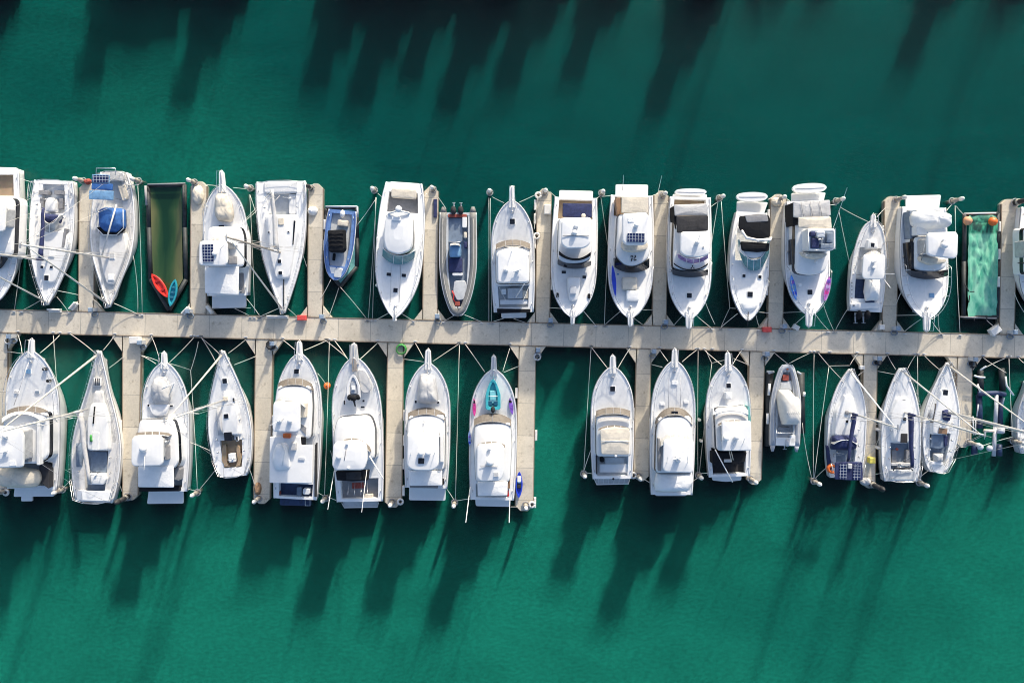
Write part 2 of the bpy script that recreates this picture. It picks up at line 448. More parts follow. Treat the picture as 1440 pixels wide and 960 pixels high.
    def dome(b, x, y, z, r=.28, h=.3, m=None, name='radar_dome'):
        c = b.p(x, y, z+h*.5); mb = MB()
        mb.lathe([(r*.5,0),(r*.55,h*.25),(r,h*.3),(r,h*.65),(r*.85,h*.88),(r*.45,h),(.01,h*1.03)], (c.x, c.y, z), 14)
        return b.put(name, mb, m or WHITE)
    def radar(b, x, y, z, w=1.1, h=.45):
        c = b.p(x, y, z+h); mb = MB(); mb.lathe([(.16,0),(.14,h*.8),(.1,h*.85)], (c.x, c.y, z), 10); mb.box((c.x, c.y, z+h), (w, .13, .13), .3, .03)
        return b.put('radar_scanner', mb, WHITE)
    def hatch(b, x, y, w, h, z, m=None, frame=True):
        if b.zb >= 1.9 and z < 2.62:
            t = 1 - b.p(x, y, z).y/b.L; z = b.sheer(max(0, t)) - .0
        pts = b.R(x-w/2, y-h/2, x+w/2, y+h/2)
        mb = MB(); slab(mb, rnd(b.poly(pts, z), .06), z-.15, z+.03, .02, 0)
        o = b.put('hatch', mb, WHITE if frame else (m or GLASSB))
        if frame:
            mb = MB(); slab(mb, rnd(grow(b.poly(pts, z), -.05), .05), z, z+.055, .015, 0); b.put('hatch_pane', mb, m or GLASSB, o)
        return o
    def pulpit(b, x, y, z=None, w=.27, m=None):
        """anchor platform reaching out over the bow, with roller and anchor"""
        z = z or b.zb; tip = b.p(x, y, z); mb = MB(); y0 = b.L - .7
        pts = [Vector((-w*1.2, y0)), Vector((w*1.2, y0)), Vector((w*.85, tip.y-.15)), Vector((w*.5, tip.y)), Vector((-w*.5, tip.y)), Vector((-w*.85, tip.y-.15))]
        for q in pts: q.x += tip.x*max(0, (q.y-y0)/(tip.y-y0+.01))
        slab(mb, pts, z-.22, z, .03, 0); o = b.put('pulpit', mb, m or WHITE)
        a = MB(); a.tube([(tip.x, y0-.4, z+.06), (tip.x, tip.y-.1, z+.09), (tip.x, tip.y+.12, z-.02)], .035, 6)
        a.tube([(tip.x-.2, tip.y-.12, z-.1), (tip.x, tip.y+.12, z-.1), (tip.x+.2, tip.y-.12, z-.1)], .05, 6)
        b.put('anchor', a, STEEL, o)
        r = MB(); hr = .55
        r.tube([(tip.x*.5-w*1.1, y0, z), (tip.x-w*.9, y0+.3, z+hr), (tip.x-w*.7, tip.y-.05, z+hr), (tip.x+w*.7, tip.y-.05, z+hr), (tip.x+w*.9, y0+.3, z+hr), (tip.x*.5+w*1.1, y0, z)], .024, 5)
        b.put('pulpit_rail', r, STEEL, o)
        k = MB(); k.lathe([(.16,0),(.13,.12),(.1,.14),(.14,.2),(.1,.24)], (0, b.L-1.05, b.sheer(.08)-.05), 10); b.put('windlass', k, STEEL)
    def cleats(b, tt=(.2,.55,.93)):
        for t in tt:
            for sg in (-1, 1):
                mb = MB(); x, y, z = sg*(b.hwid(t)-.2), b.L*(1-t), b.sheer(t)+.0
                mb.tube([(x, y-.13, z+.05), (x, y+.13, z+.05)], .025, 5); mb.box((x, y, z-.02), (.05,.1,.1)); b.put('cleat', mb, STEEL)
    def platform(b, pts, z=.45, m=None, th=.14):
        if not isinstance(pts[0], (tuple, list)): pts = b.R(*pts)
        q = b.poly(pts, z); ym = max(v.y for v in q)
        for v in q:
            if v.y > ym - .35: v.y = .45; v.x = max(-b.hwid(1)*.93, min(b.hwid(1)*.93, v.x))
        mb = MB(); slab(mb, rnd(q, .15), z-th, z, .04, 0)
        return b.put('swim_platform', mb, m or WHITE)
    def antenna(b, x0, y0, z0, x1, y1, z1, r=.028):
        mb = MB(); mb.tube([b.p(x0,y0,z0), b.p(x1,y1,z1)], r, 5, r*.5); return b.put('antenna', mb, WHITE)
    # ------- sailing gear
    def mast(b, x, y, z0, ztop, m=None, r=.092, rake=.012, spread=(.36,.66), sw=1.15, boomxy=None, boomz=2.3, cover=None, fore=True, jib=ALUT, jibr=.085, back=True, cr=.17):
        m = m or ALU
        P = b.p(x, y, z0); top = Vector((P.x, P.y - rake*(ztop-z0), ztop)); mb = MB()
        mb.tube([P, P.lerp(top, .5), top], r, 8, r*.8); o = b.put('mast', mb, m)
        mb = MB(); mb.tube([top, top+Vector((0,-.3,.05))], .03); mb.tube([top, top+Vector((0,0,.9))], .015, 4); mb.box(top+Vector((0,.1,.12)), (.12,.4,.06)); b.put('masthead_gear', mb, WIRE, o)
        wr = MB(); tc = 1 - P.y/b.L
        sides = {}
        for f in spread:
            c = P.lerp(top, f); mb = MB()
            for sg in (-1, 1):
                e = c + Vector((sg*sw*(1.1-f*.45), -.12, .05)); mb.tube([c, e], .035, 5); sides[(sg, f)] = e
            b.put('spreader', mb, m, o)
        for sg in (-1, 1):
            t = min(.97, tc+.02); ch = Vector((sg*(b.hwid(t)-.12), b.L*(1-t), b.sheer(t)))
            wr.tube([ch] + [sides[(sg, f)] for f in spread] + [top], .014, 4)
            wr.tube([ch+Vector((0,.25,0)), P.lerp(top, spread[0])], .012, 4)
            wr.tube([ch+Vector((0,-.3,0)), P.lerp(top, spread[0])], .012, 4)
            if len(spread) > 1: wr.tube([sides[(sg, spread[0])], P.lerp(top, spread[1])], .012, 4)
        if back:
            wr.tube([top, (0, 1.6, 3.4), (b.hwid(.98)*.7, .1, b.zs)], .014, 4); wr.tube([(0,1.6,3.4), (-b.hwid(.98)*.7, .1, b.zs)], .014, 4)
        b.put('standing_rigging', wr, WIRE)
        bow = Vector((0, b.L-.25, b.zb))
        if fore:
            f = P.lerp(top, .97); mb = MB(); mb.tube([bow.lerp(f, .04), bow.lerp(f, .3), bow.lerp(f, .7), bow.lerp(f, .95)], jibr, 6, jibr*.4); b.put('furled_jib', mb, jib)
            mb = MB(); mb.tube([bow, f], .016, 4); mb.lathe([(.12,0),(.14,.05),(.14,.15),(.1,.2)], bow, 10); b.put('forestay', mb, WIRE)
        if boomxy:
            E = b.p(boomxy[0], boomxy[1], boomz); G = Vector((P.x, P.y-.15, boomz)); mb = MB(); mb.tube([G, E], .075, 7); bo = b.put('boom', mb, m)
            if cover:
                mb = MB(); pts = [G.lerp(E, u)+Vector((.03*math.sin(9*u),0,.16+.03*math.sin(17*u))) for u in [i/8 for i in range(9)]]
                mb.tube(pts, cr*1.25, 9, cr*.75); mb.tube([G+Vector((0,.1,-.1)), G+Vector((0,.13,1.2))], cr*.8, 8, cr*.5); b.put('sail_cover', mb, cover, bo)
            wr = MB(); wr.tube([E.lerp(G,.2), (E.x*.3, E.y+.3, b.zs+.1)], .02, 4); wr.tube([E, P.lerp(top,.98)], .01, 4); b.put('mainsheet', wr, ROPE, bo)
        return o
    def lifelines(b):
        mb = MB(); tt = [.03+.94*i/10 for i in range(11)]
        for sg in (-1, 1):
            q = lambda t, dz: Vector((sg*max(.06, b.hwid(t)-.1), b.L*(1-t), b.sheer(t)+dz))
            mb.tube([q(t, .6) for t in tt], .013, 4); mb.tube([q(t, .32) for t in tt], .011, 4)
            for t in tt: mb.tube([q(t, -.03), q(t, .62)], .016, 4)
        b.put('lifelines', mb, STEEL)
        mb = MB()
        q = lambda sg, t, dz: Vector((sg*max(.06, b.hwid(t)-.1), b.L*(1-t), b.sheer(t)+dz))
        for dz in (.62, .34): mb.tube([q(-1,.1,dz), q(-1,.04,dz), (-.1, b.L+.05, b.zb+dz), (.1, b.L+.05, b.zb+dz), q(1,.04,dz), q(1,.1,dz)], .022, 5)
        for sg in (-1,1): mb.tube([q(sg,.1,-.05), q(sg,.1,.62)], .02, 5)
        b.put('bow_pulpit', mb, STEEL)
        mb = MB()
        for dz in (.65, .35): mb.tube([q(-1,.86,dz), q(-1,.98,dz), (-b.hwid(1)*.4, .02, b.zs+dz), (b.hwid(1)*.4, .02, b.zs+dz), q(1,.98,dz), q(1,.86,dz)], .022, 5)
        for sg in (-1,1):
            for t in (.86,.98): mb.tube([q(sg,t,-.05), q(sg,t,.65)], .02, 5)
        b.put('pushpit', mb, STEEL)
        for t, f in ((.55,.55),(.7,.62),(.8,.66)):
            for sg in (-1,1):
                mb = MB(); mb.lathe([(.1,0),(.075,.06),(.08,.15),(.06,.18)], (sg*b.hwid(t)*f, b.L*(1-t), b.sheer(t)+.12), 9); b.put('winch', mb, STEEL)
    def wheel(b, x, y, z, r=.45):
        c = b.p(x, y, z); mb = MB()
        mb.tube([(c.x+r*math.cos(a*math.pi/8), c.y+.15*math.sin(a*math.pi/8), z+r*math.sin(a*math.pi/8)) for a in range(17)], .025, 5)
        mb.tube([(c.x, c.y+.1, z-.9), (c.x, c.y+.1, z)], .09, 6); b.put('helm_wheel', mb, STEEL)
    def outboard(b, x, y, z=.8, m=None, s=1.0, aft=1):
        c = b.p(x, y, z+.45*s); mb = MB()
        mb.ellipsoid((c.x, c.y, z+.3*s), .27*s, .42*s, .34*s); o = b.put('outboard', mb, m or BLACK)
        k = MB(); k.box((c.x, c.y+.05, z-.3*s), (.14*s,.3*s,.7*s)); k.tube([(c.x, c.y-.15*s, z-.55*s), (c.x, c.y-.75*s, z-.42*s)], .09*s, 7, .05*s)
        for a in range(3):
            k.box((c.x+.11*math.cos(2.1*a), c.y-.78*s, z-.42*s+.11*math.sin(2.1*a)), (.16,.03,.1), .3)
        b.put('lower_unit', k, PEDES, o)
        return o
# ================================================================ TOP ROW
G_TOP = 'boats moored above the walkway'; G_BOT = 'boats moored below the walkway'
def B(key, name, label, cat, sheet, bow, stern, hw, short, **k):
    k.setdefault('group', G_TOP if key[0] == 'T' else G_BOT)
    return Boat(key, name, label, cat, sheet, bow, stern, hw, short, **k)
MY, SB = 'motor_yacht', 'sailboat'
LY, LS = 'motor yacht', 'sailboat'

# T1 cut by the left edge
b = B('T1', MY, 'white motor yacht cut off by the left edge of the photo, tan cockpit', LY, 'A', (-40,830), (-12,70), 124, 'the upper left edge yacht', cockpit=(.80,.96,.78), sole=TEAK)
b.platform((-110,60,95,105), .5); b.blk('cabin', (-105,230,72,560), 1.1, 2.9, WHITE, .15, .1, .2, .6)
b.blk('side_window', [(24,310),(36,320),(40,430),(24,445)], 1.2, 2.5, GLASSB, .03, 0, 0, .1); b.screen('windscreen', -100, 52, 540, 640, -80, 1.8, 2.9, GLASSB)
b.blk('hardtop', (-120,250,30,420), 4.6, 4.75, WHITE, .05, .05, 0, .4); b.legs((-115,260,25,410), 2.8, 4.7); b.hatch(-30,720,26,26,1.9); b.cleats()

# T2 sailboat with navy boom cover
b = B('T2', SB, 'white sailboat with navy boom cover and navy sprayhood, second from left above the walkway', LS, 'A', (264,835), (300,135), 125, 'the navy boom sailboat',
      zb=1.5, zs=1.15, prof=[(0,.05),(.05,.19),(.1,.33),(.19,.54),(.33,.79),(.46,.94),(.6,1),(.85,.97),(1,.86)], cockpit=(.74,.97,.58), sole=DECKW, rail=0, zf=.6)
b.lifelines()
b.blk('coachroof', [(225,420),(370,420),(385,500),(350,610),(305,710),(250,710),(225,600),(212,500)], 1.1, 1.62, WHITE, .1, .06, .12, .3)
b.blk('side_window', [(360,405),(373,405),(358,510),(345,512)], 1.2, 1.76, GREYC, .02, 0, 0, .08)
b.blk('cockpit_seat', (218,190,272,215), .7, 1.2, GREYC, .03, 0, 0, .1); b.blk('cockpit_seat', (304,190,362,215), .7, 1.2, GREYC, .03, 0, 0, .1)
b.blk('cockpit_seat', (222,232,243,290), .7, 1.1, GREYC, .03, 0, 0, .05); b.blk('cockpit_seat', (330,235,352,295), .7, 1.1, GREYC, .03, 0, 0, .05)
b.blk('helm_pod', [(262,232),(298,232),(308,265),(304,310),(252,310),(250,265)], .7, 1.55, WHITE, .08, .06, .05, .2); b.wheel(280,240,1.5)
b.cloth('sprayhood', [(222,318),(338,330),(326,372),(226,372)], 1.5, 2.3, NAVY, .06, 2, .15); b.screen('sprayhood_window', 226, 330, 378, 430, -52, 1.6, 2.2, GLASSP, mull=1)
b.hatch(237,622,22,20,1.68); b.hatch(290,622,22,20,1.68); b.hatch(262,683,30,34,1.68); b.hatch(290,545,34,44,1.72, CANW)
b.mast(265,585,1.7,15.6, boomxy=(250,290), boomz=2.5, cover=NAVY, spread=(.33,.62), jib=ALU); b.cleats((.12,.9))

# T3 sailboat with solar bimini
b = B('T3', SB, 'grey decked sailboat with bright blue sprayhood and blue panels over its stern', LS, 'A', (612,848), (640,88), 124, 'the blue sprayhood sailboat',
      zb=1.6, zs=1.15, prof=[(0,.05),(.05,.17),(.12,.33),(.195,.49),(.28,.68),(.38,.87),(.5,.98),(.62,1),(.8,.92),(.92,.76),(1,.6)], deck=OLDW, cockpit=(.74,.94,.5), sole=DECKG, rail=0)
b.lifelines()
b.blk('coachroof', [(560,430),(700,430),(712,520),(670,640),(640,720),(600,720),(575,640),(555,520)], 1.1, 1.7, OLDW, .1, .06, .12, .3)
b.cloth('sprayhood', [(546,300),(575,285),(665,290),(690,300),(692,395),(655,428),(580,422),(546,390)], 1.6, 2.6, BLUE, .08, 5, .2)
b.blk('sprayhood_edge', [(543,400),(560,395),(590,426),(655,430),(690,390),(692,410),(655,442),(580,440)], 1.5, 2.0, BLACK, .03, 0, 0, .05)
b.tube('grab_frame', [(543,290,2.5),(540,400,2.1),(580,440,2.0),(655,442,2.0),(694,405,2.1),(692,300,2.5)], .04, WHITE)
pts=(514,100,638,150)
for q, m_ in (((516,102,614,150),SKYB),((514,152,632,188),BLUE),((500,192,636,243),SKYB)):
    b.blk('bimini_panel', q, 3.0, 3.12, m_, .03, .03, 0, .08)
b.blk('solar_panel', (520,106,610,146), 3.14, 3.19, SOLAR, .01, 0, 0, .03); b.legs((505,105,632,240), 1.0, 3.1, .03, STEEL, False)
b.tube('davit', [(540,108,2.6),(542,66,2.6),(650,68,2.6),(648,105,2.6)], .045, STEEL)
b.blk('stern_locker', (618,82,694,138), 1.1, 1.5, CANG, .05, .03, 0, .1); b.blk('side_deck_pad', [(660,160),(700,160),(720,240),(690,250)], 1.1, 1.3, CREAM, .03, 0, 0, .1)
b.hatch(625,680,34,36,1.75, CANW); b.hatch(632,560,30,36,1.78, CANG)
b.mast(610,570,1.75,14.8, boomxy=(655,270), boomz=2.9, cover=None, spread=(.36,.66), jib=ALU, jibr=.1); b.cleats((.12,.9))

# T5 bow-out yacht with tender under cream cover
b = B('T5', MY, 'white motor yacht with solar panel on offset hardtop and cream covered tender on foredeck', LY, 'B', (530,158), (560,782), 124, 'the solar panel yacht',
      cockpit=(.80,.96,.8), sole=DECKG, rail=.55, zb=2.2, zs=1.3)
b.pulpit(524,82); b.platform((470,788,664,852), .5); b.hatch(526,392,36,16,2.1)
b.cloth('tender_cover', [(495,207),(545,205),(575,260),(585,330),(572,362),(500,360),(480,320),(480,250)], 1.9, 2.75, CREAM, .14, 3, .2)
b.blk('cabin', [(452,395),(630,395),(648,450),(648,620),(438,620),(440,450)], 1.3, 3.0, WHITE, .15, .08, .15, .4)
b.screen('windscreen', 445, 600, 475, 445, 28, 3.0, 3.7, GLASSP, mull=3)
b.blk('flybridge_seat', (560,478,596,520), 2.9, 3.5, CREAM, .05, .02, 0, .1); b.blk('flybridge_seat', (562,560,606,606), 2.9, 3.4, GREYC, .05, .02, 0, .1)
b.blk('hardtop', [(400,475),(545,470),(558,490),(558,600),(540,615),(398,612)], 5.0, 5.2, WHITE, .08, .05, 0, .3); b.legs((405,480,550,605), 2.9, 5.1)
b.blk('solar_panel', (419,495,480,596), 5.22, 5.28, SOLAR, .01, 0, 0, .03); b.dome(487,545,5.2,.22,.25); b.antenna(520,520,5.2,540,500,7.6)
b.blk('aft_canopy', [(430,622),(622,618),(620,778),(432,768)], 2.9, 3.0, CANW, .05, .05, 0, .12); b.legs((432,625,618,772), 1.2, 2.98)
b.blk('side_deck', (628,655,652,770), 1.2, 1.36, GREYC, .02, 0, 0, .05); b.cleats()

# T6 racing sailboat
b = B('T6', SB, 'broad sterned white racing sailboat with long grey boom cover and brown grey mast', LS, 'B', (874,882), (860,140), 141, 'the racing sailboat',
      zb=1.4, zs=1.2, prof='racer', cockpit=(.70,.91,.62), sole=DECKG, rail=0, zf=.65)
b.lifelines()
b.blk('stern_scoop', [(765,142),(952,140),(950,200),(768,202)], 1.0, 1.32, WHITE, .04, .02, 0, .1)
b.blk('coachroof', [(770,330),(945,330),(955,420),(930,540),(905,685),(830,685),(800,560),(775,420)], 1.1, 1.6, WHITE, .12, .06, .12, .3)
b.blk('cockpit_seat', (765,215,800,325), .6, 1.05, WHITE, .04, 0, 0, .1); b.blk('cockpit_seat', (905,212,945,325), .6, 1.05, WHITE, .04, 0, 0, .1)
b.blk('companionway', (845,345,875,385), 1.4, 1.72, CREAM, .03, 0, 0, .08)
b.blk('side_window', [(932,360),(942,362),(930,498),(924,496)], 1.2, 1.66, GLASSB, .02, 0, 0, .05)
b.hatch(852,590,26,26,1.68); b.hatch(857,655,26,26,1.68); b.hatch(792,427,16,14,1.66); b.hatch(903,424,16,14,1.66)
b.wheel(800,228,1.5,.55); b.wheel(905,228,1.5,.55)
b.mast(855,540,1.7,15.4, ALUO, boomxy=(815,190), boomz=2.6, cover=CANG, spread=(.33,.62), jib=ALU, jibr=.1, cr=.2); b.cleats((.12,.93))
b.tube('foredeck_track', [(876,690,1.42),(876,885,1.46)], .05, BLACK)

# T7 small open boat
b = B('T7', 'open_boat', 'small blue open fishing boat with a black console cover sitting in a teal lined pen', 'small boat', 'C', (165,655), (205,262), 84, 'the small blue boat',
      zb=1.0, zs=.85, prof='console', hull=HULLB, deck=mat('bright blue deck', (.13,.24,.5), .5, .15, 2.5), cockpit=(.2,.95,.78), sole=DECKG, rub=WHITE, rail=0, zf=.45)
b.blk('console_cover', [(122,375),(212,370),(216,480),(200,496),(128,494)], .8, 1.7, BLACK, .1, .1, .05, .15)
for yy in (392,414,436,460): b.tube('cover_batten', [(122,yy,1.76),(168,yy-2,1.86),(213,yy,1.76)], .03, BLACK)
b.blk('helm_seat', (178,318,236,352), .5, 1.0, CREAM, .05, .03, 0, .1); b.outboard(205,282,.5,CANW,.9)
b.blk('cooler', (150,505,164,545), .5, .75, BLACK, .03, 0, 0, .08); b.blk('foredeck_pad', (160,590,200,640), .8, 1.02, DECKG, .03, 0, 0, .1); b.cleats((.3,.9))

# T8 express cruiser with teal windscreen
b = B('T8', MY, 'white express cruiser with a curved teal windscreen and three dark hatches on its foredeck', LY, 'C', (500,868), (552,108), 133, 'the teal windscreen cruiser', prof='cruiser', zb=2.0, zs=1.3, cockpit=(.78,.93,.75), sole=GREYC, rail=.62, zk=1.15)
b.platform((472,106,640,142), .5); b.blk('stern_seat', (480,142,622,194), .9, 1.4, CREAM, .06, .03, 0, .2)
b.blk('cabin', [(450,300),(598,300),(603,420),(598,478),(560,506),(518,514),(476,506),(436,478),(440,400)], 1.2, 2.5, WHITE, .1, .05, .15, .4)
b.screen('windscreen', 427, 608, 526, 567, -44, 1.75, 2.55, GLASST, thm=-50, mull=2)
b.blk('hardtop', [(462,275),(590,275),(604,310),(602,430),(585,490),(520,512),(455,490),(438,430),(445,320)], 3.0, 3.2, WHITE, .1, .12, 0, .3); b.legs((455,290,595,480), 1.9, 3.1)
b.blk('roof_hatch', (484,300,535,322), 3.2, 3.36, CANW, .03, 0, 0, .1); b.dome(522,256,3.5,.3,.34)
b.tube('radar_arch', [(455,300,2.0),(470,280,3.3),(520,265,3.5),(580,278,3.3),(600,300,2.0)], .09, WHITE)
for q in ((468,623,32,24),(552,629,30,24),(505,712,30,30)): b.hatch(*q, 1.85)
b.pulpit(500,884,2.0,.16); b.cleats((.18,.5,.92)); b.tube('deck_seam', [(480,570,1.86),(478,780,2.0)], .02, RUB); b.tube('deck_seam', [(535,570,1.86),(525,780,2.0)], .02, RUB)

# T9 grey RIB
def rib_tubes(b, r, m, noset=.03):
    for sg in (-1, 1):
        pass
    mb = MB(); path = []
    tt = [1 - i/16 for i in range(17)]
    pr = [Vector((-(b.hwid(t)-r), b.L*(1-t) - (r if t < .02 else 0), b.sheer(t)-r*.6)) for t in tt]
    pl = [Vector((-v.x, v.y, v.z)) for v in pr[::-1]]
    end = [Vector((pr[0].x, pr[0].y-.6, pr[0].z))]
    full = pr + [Vector((0, b.L - r*.7, b.zb-r*.6))] + pl
    mb.tube(full, r, 12)
    for sg in (-1, 1): mb.tube([(sg*(b.hwid(1)-r), 0, b.zs-r*.6), (sg*(b.hwid(1)-r), -.55, b.zs-r*.6)], r, 12, r*.45)
    b.put('inflatable_tube', mb, m)
    mb = MB()
    for sg in (-1, 1): mb.tube([(sg*(b.hwid(t)-r*.95), b.L*(1-t), b.sheer(t)+r*.42) for t in tt[1:-1]], .02, 4)
    b.put('grab_line', mb, ROPE)
b = B('T9', 'inflatable_boat', 'large grey rigid inflatable boat with two dark outboard engines and a navy cushion', 'inflatable boat', 'C', (855,856), (857,275), 106, 'the grey inflatable', zb=1.15, zs=.95, prof=[(0,.22),(.03,.38),(.09,.54),(.2,.75),(.35,.92),(.5,1),(.8,1),(1,.98)], hull=HULLG, deck=DECKG,
      cockpit=(.06,.97,.56), sole=SLATE, rub=None, rail=0, zf=.5)
rib_tubes(b, .34, TUBE); b.outboard(830,262,.75,DGREY,1.0); b.outboard(871,262,.75,DGREY,1.0)
b.blk('aft_deck', (800,305,882,440), .5, .72, SLATE, .03, 0, 0, .1); b.blk('console', (808,450,868,525), .5, 1.7, SKYB, .12, .08, .05, .2); b.screen('console_screen', 812,866,452,446,12,1.7,2.1,GLASSP,mull=0)
b.tube('console_rail', [(806,440,1.2),(806,442,2.2),(868,442,2.2),(868,440,1.2)], .03, STEEL)
b.blk('navy_cushion', (806,530,880,612), .5, 1.15, NAVY, .06, .03, 0, .1); b.blk('seat_front', (824,614,882,630), .5, 1.1, WHITE, .04, 0, 0, .1)
b.blk('foredeck_pad', [(835,660),(895,655),(905,690),(890,765),(850,770),(828,720)], .6, .98, DECKG, .05, .03, 0, .2); b.blk('bow_locker', (838,775,866,800), .7, 1.02, REDB, .02, 0, 0, .05)
b.tube('red_hose', [(822,715,1.02),(834,740,1.02),(828,760,1.02),(840,780,1.05)], .05, RED); b.blk('engine_well', (880,300,906,360), .5, .98, WHITE, .04, 0, 0, .1); b.blk('engine_well', (800,285,905,302), .5, .98, REDB, .04, 0, 0, .05)
b.blk('stowed_bag', (888,385,906,420), .5, .9, CREAM, .05, .03, 0, .1); b.blk('stowed_bag', (890,440,908,475), .5, .9, NAVY, .05, .03, 0, .1)

# T10 bow-out yacht
b = B('T10', MY, 'white motor yacht, stern to the walkway, square white hardtop before a cluttered open cockpit', LY, 'D', (240,205), (250,836), 121, 'the cluttered cockpit yacht', zb=2.2, zs=1.3, cockpit=(.76,.955,.78), sole=DECKG, rail=.5, zk=1.15)
b.pulpit(239,130); b.platform((180,842,321,868), .5); b.hatch(242,326,34,36,2.05)
b.blk('cabin', [(152,470),(336,470),(340,500),(338,672),(152,672),(148,500)], 1.2, 2.9, WHITE, .15, .08, .15, .3)
b.screen('windscreen', 148, 341, 452, 428, 32, 2.2, 2.95, GLASSN, mull=3, cover=True); b.screen('flybridge_screen', 156, 336, 500, 472, 18, 2.95, 3.6, WHITE, mull=0)
b.blk('hardtop', (160,490,330,668), 4.9, 5.1, WHITE, .06, .05, 0, .25); b.legs((165,498,325,660), 2.9, 5.0); b.dome(206,598,5.1,.22,.3); b.antenna(240,490,5.1,236,470,8.3); b.radar(270,600,5.1,.7,.3)
b.blk('dark_transom', [(155,815),(345,818),(343,838),(157,842)], 1.0, 1.36, BLACK, .03, 0, 0, .08)
b.blk('bait_table', (215,700,300,760), .7, 1.3, PEDES, .05, 0, 0, .1); b.blk('engine_hatch', (230,690,275,740), .7, 1.0, GREYC, .04, 0, 0, .05); b.blk('cockpit_seat', (170,765,330,792), .7, 1.1, WHITE, .05, 0, 0, .1)
b.tube('folded_ladder', [(262,750,1.4),(310,675,2.8)], .06, WHITE); b.tube('fishing_rod', [(165,690,1.3),(205,770,2.6)], .02, WHITE); b.tube('fishing_rod', [(335,690,1.3),(300,780,2.6)], .02, WHITE)
b.blk('fish_box', (180,705,208,735), .7, 1.15, CANW, .04, 0, 0, .06); b.blk('fish_box', (300,712,328,760), .7, 1.2, CREAM, .04, 0, 0, .06); b.cleats()

# T11
b = B('T11', MY, 'white motor yacht with navy cockpit canopy and black windscreen band, bow at the walkway', LY, 'D', (582,868), (600,190), 128, 'the navy canopy yacht', zb=2.2, zs=1.35, cockpit=(.82,.98,.84), sole=TEAK, rail=.45, zk=1.2)
b.platform((505,152,696,196), .5); b.blk('cockpit_canopy', (525,224,690,302), 2.5, 2.6, NAVY, .04, .05, 0, .1); b.legs((528,228,688,298), 1.2, 2.58); b.dome(642,293,2.62,.2,.1,CREAM,'folded_seat')
b.blk('cabin', [(505,305),(690,300),(692,480),(680,540),(640,558),(590,564),(540,562),(504,546),(498,480)], 1.2, 2.9, WHITE, .15, .08, .12, .4)
b.screen('flybridge_front', 504, 682, 516, 545, -22, 2.95, 3.35, BLACK, mull=0, thm=-12); b.screen('windscreen', 496, 684, 570, 592, -26, 2.0, 2.9, GLASSB, mull=0)
b.blk('hardtop', [(524,320),(676,312),(682,330),(682,450),(650,476),(545,478),(516,452),(518,335)], 4.5, 4.7, WHITE, .1, .06, 0, .3); b.legs((528,325,672,465), 2.9, 4.6); b.dome(600,352,4.7,.2,.25); b.dome(592,388,4.7,.24,.35)
b.tube('roof_seam', [(525,405,4.78),(675,405,4.78)], .03, RUB)
b.hatch(531,611,30,22,2.02); b.hatch(646,638,26,22,2.04)
b.blk('sunpad', [(555,640),(625,640),(622,700),(608,772),(566,772),(556,715)], 2.0, 2.3, WHITE, .08, .04, .04, .2); b.blk('foredeck_box', (565,690,602,735), 2.2, 2.48, PEDES, .05, .02, 0, .1)
for x, y in ((496,740),(673,745)): b.blk('mooring_well', (x-7,y-14,x+7,y+14), 1.7, 2.03, BLACK, .02, 0, 0, .1)
b.pulpit(580,902,2.25,.2); b.cleats((.55,.93))

# T12
b = B('T12', MY, 'white motor yacht with small solar panel and a cobalt board along its side deck', LY, 'D', (906,872), (915,178), 127, 'the cobalt board yacht', zb=2.2, zs=1.4, cockpit=(.83,.985,.86), sole=TEAK, rail=.45, zk=1.2)
b.platform((822,118,1006,182), .5); b.blk('cockpit_awning', (856,186,1005,278), 2.9, 3.0, CREAM, .04, .04, 0, .1); b.legs((858,190,1002,274), 1.2, 2.98); b.blk('side_panel', [(822,196),(848,190),(852,286),(832,292)], .9, 2.2, BROWNC, .04, 0, 0, .1)
b.blk('cabin', [(838,285),(1014,280),(1020,480),(1006,536),(960,568),(915,580),(870,572),(828,526),(828,480)], 1.2, 2.9, WHITE, .15, .1, .12, .4)
b.blk('flybridge_rim', [(858,440),(1008,440),(1002,485),(930,498),(866,486)], 2.9, 3.5, CREAM, .1, .03, .05, .3); b.screen('windscreen', 816, 1012, 584, 614, -54, 1.95, 2.9, GLASSB, mull=0, thm=-34)
b.blk('hardtop', [(868,280),(1000,274),(1010,300),(1004,440),(985,458),(885,460),(862,440),(860,300)], 4.7, 4.9, WHITE, .1, .06, 0, .3); b.legs((872,290,996,448), 2.9, 4.8)
b.blk('solar_panel', (890,391,987,441), 4.96, 5.02, SOLAR, .01, 0, 0, .03); b.dome(940,346,4.93,.2,.3); b.blk('roof_hatch', (893,303,930,330), 4.9, 4.98, CANW, .02, 0, 0, .08)
b.antenna(862,150,3.6,868,66,9.5); b.antenna(1062,160,3.5,1082,70,9.5)
mb = MB(); c = b.p(923,532,2.99)
for k in range(4):
    a = k*math.pi/2 + .5; mb.tube([(c.x+.08*math.cos(a), c.y+.08*math.sin(a), c.z), (c.x+.22*math.cos(a), c.y+.22*math.sin(a), c.z), (c.x+.3*math.cos(a+.6), c.y+.3*math.sin(a+.6), c.z)], .045, 5)
b.put('propeller_emblem', mb, BLACK)
b.blk('sunpad', (862,640,945,710), 2.0, 2.28, CREAM, .07, .03, .03, .15); b.blk('sunpad', (885,712,955,772), 2.05, 2.28, CANW, .07, .03, .03, .15); b.hatch(836,622,18,14,2.0,SKYB)
b.pulpit(906,914,2.25,.24); b.cleats((.55,.93))

